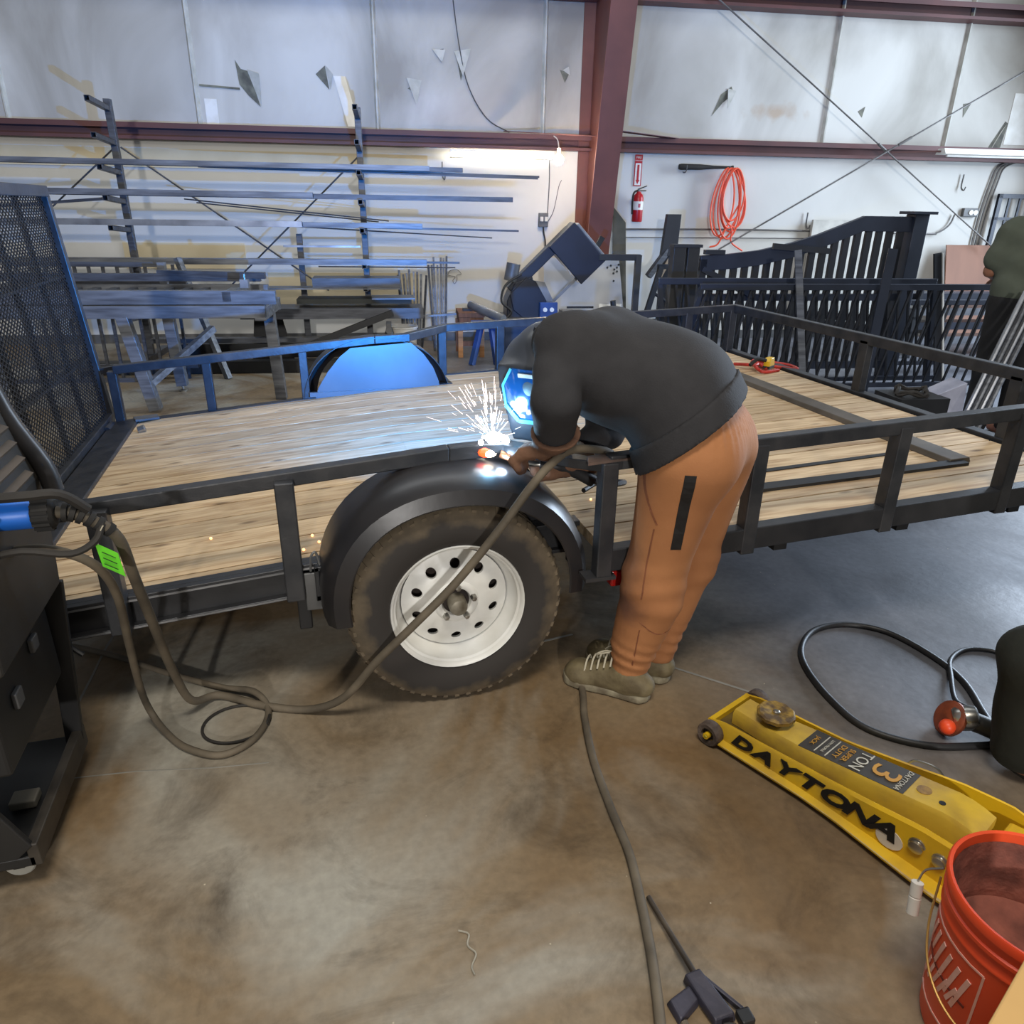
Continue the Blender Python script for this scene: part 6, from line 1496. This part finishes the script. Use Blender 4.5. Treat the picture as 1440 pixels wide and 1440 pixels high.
t = wt('flat_bar', 'white edged dark bar leaning beside the capped gate post', 'flat bar', 4.78, 2.75, group='flat bars leaning at the gate')
MB().bar((.02, .1, 1.18), (.22, -.05, 0), .07, .02, (0, 1, 0)).build('bar', M_gatedk, t); MB().bar((.065, .09, 1.18), (.265, -.06, 0), .014, .022, (0, 1, 0)).build('edge', M_white, t)
# boards at the far right wall
t = wt('plywood_sheet', 'brown plywood sheet leaning on the wall at the far right', 'plywood', 6.80, .20)
MB().hexa([(0, -.25, .1), (1.0, -.25, .1), (1.0, -.235, .1), (0, -.235, .1)], [(0, .06, 1.15), (1.0, .06, 1.15), (1.0, .075, 1.15), (0, .075, 1.15)]).build('sheet', pm('warm_plywood', (138, 94, 70), .65, 0, (120, 80, 58), 3, (1, 1, .2)), t)
t = wt('white_board', 'pale board leaning on the wall behind the arched gate', 'board', 4.98, .06)
MB().box(0, 1.0, -.04, 0, .1, 1.42).build('sheet', pm('pale_board', (206, 204, 196), .6), t)
for k, (z, lab) in enumerate(((.18, 'lowest'), (.34, 'second lowest'), (.50, 'middle'), (.66, 'topmost'))):
    t = wt('steel_stock', lab+' grey steel bar of the stack on the floor rack at the far right', 'steel bar', 5.3, 1.25+.02*k, z, 'steel bars on the low right rack')
    MB().box(0, 2.4, -.12, .12, -.04, .04).build('bar', M_gate if k % 2 else M_bright, t)
t = wt('floor_rack', 'low black rack carrying steel stock at the far right', 'rack', 5.5, 1.28)
for x in (.1, 1.9):
    MB().box(x-.03, x+.03, -.2, -.15, 0, .82).build('upright', M_gatedk, t); MB().box(x-.03, x+.03, .15, .2, 0, .82).build('upright', M_gatedk, t)
    for z in (.11, .27, .43, .59): MB().box(x-.03, x+.03, -.2, .2, z, z+.025).build('bearer', M_gatedk, t)
# clutter beyond the trailer front
t = wt('tool_stool', 'low black stool with a coiled lead on it beyond the trailer front', 'stool', 3.25, 4.75, .0)
MB().tube([(.10*math.cos(a)+.03*math.sin(3*a), .10*math.sin(a), .44+.02*math.sin(5*a)) for a in [i*.6 for i in range(22)]], .012, 6, 3).build('lead', M_cabledk, t, smooth=True)
MB().box(-.16, .18, -.14, .14, 0, .42).build('stool', M_blackdark, t)
t = wt('steel_block', 'bright white steel offcut beside the coiled lead beyond the trailer front', 'offcut', 3.50, 4.70, .0)
MB().hexa([(-.10, -.10, .0), (.14, -.10, .0), (.14, .10, .0), (-.10, .10, .0)], [(-.08, -.08, .42), (.10, -.10, .50), (.12, .08, .50), (-.06, .08, .42)]).build('block', pm('pale_offcut', (196, 198, 214), .4, .3, (150, 152, 170), 5), t, bevel=.004)
for k in range(4):
    t = wt('round_tube', ('first', 'second', 'third', 'fourth')[k]+' from the left of the pale tubes leaning at the right trailer corner', 'tube', 3.72+.05*k, 4.72, 0, 'pale tubes leaning at the trailer corner')
    MB().cyl((-.1, -.02, 0.0), (.28, .1, 1.05), .016, 8).build('tube', M_mill2 if k % 2 else M_bright, t, smooth=True)
# clamp leads and a yellow tape on the trailer deck
t = thing('red_lead', 'tangled red lead lying on the front deck planks', 'lead', (2.72, 3.88, dz(2.72-TX)+.002))
pts = [(-.12, .12, .01), (-.06, -.02, .03), (.02, .08, .02), (-.02, -.08, .015), (.06, .04, .04), (.0, .12, .02), (.1, -.02, .01), (.18, -.1, .01), (.2, .03, .01), (.08, .1, .02), (-.06, .02, .045), (-.08, -.12, .01), (.05, -.1, .01)]
MB().tube(pts, .010, 8, 5).build('wire', pm('red_lead_rubber', (192, 52, 40), .5), t, smooth=True)
t = thing('tape_measure', 'yellow and black tape measure lying in the red lead on the deck', 'tape measure', (2.73, 3.83, dz(2.73-TX)+.02), .6)
MB().prism([(-.04, 0), (.04, 0), (.045, .02), (.03, .06), (-.02, .06), (-.04, .04)], lambda x, z: (x, -.02, z), lambda x, z: (x, .02, z)).build('case', pm('yellow_tape_case', (222, 180, 40), .4), t, bevel=.006)
MB().box(-.042, .042, -.022, .022, -.004, .012).build('bumper', M_rubber, t, bevel=.003)
MB().tube([(-.06, .0, .05), (-.12, .03, .06), (-.17, .05, .03)], .011, 8, 3).build('strap', M_rubber, t)
t = thing('metal_tag_plate', 'small grey folded plate on the far left corner of the trailer frame', 'plate', (-.82, 4.2, dz(-.82-TX)+.006), .3)
MB().box(-.07, .05, -.03, .05, 0, .012).build('plate', M_grey, t, bevel=.002)
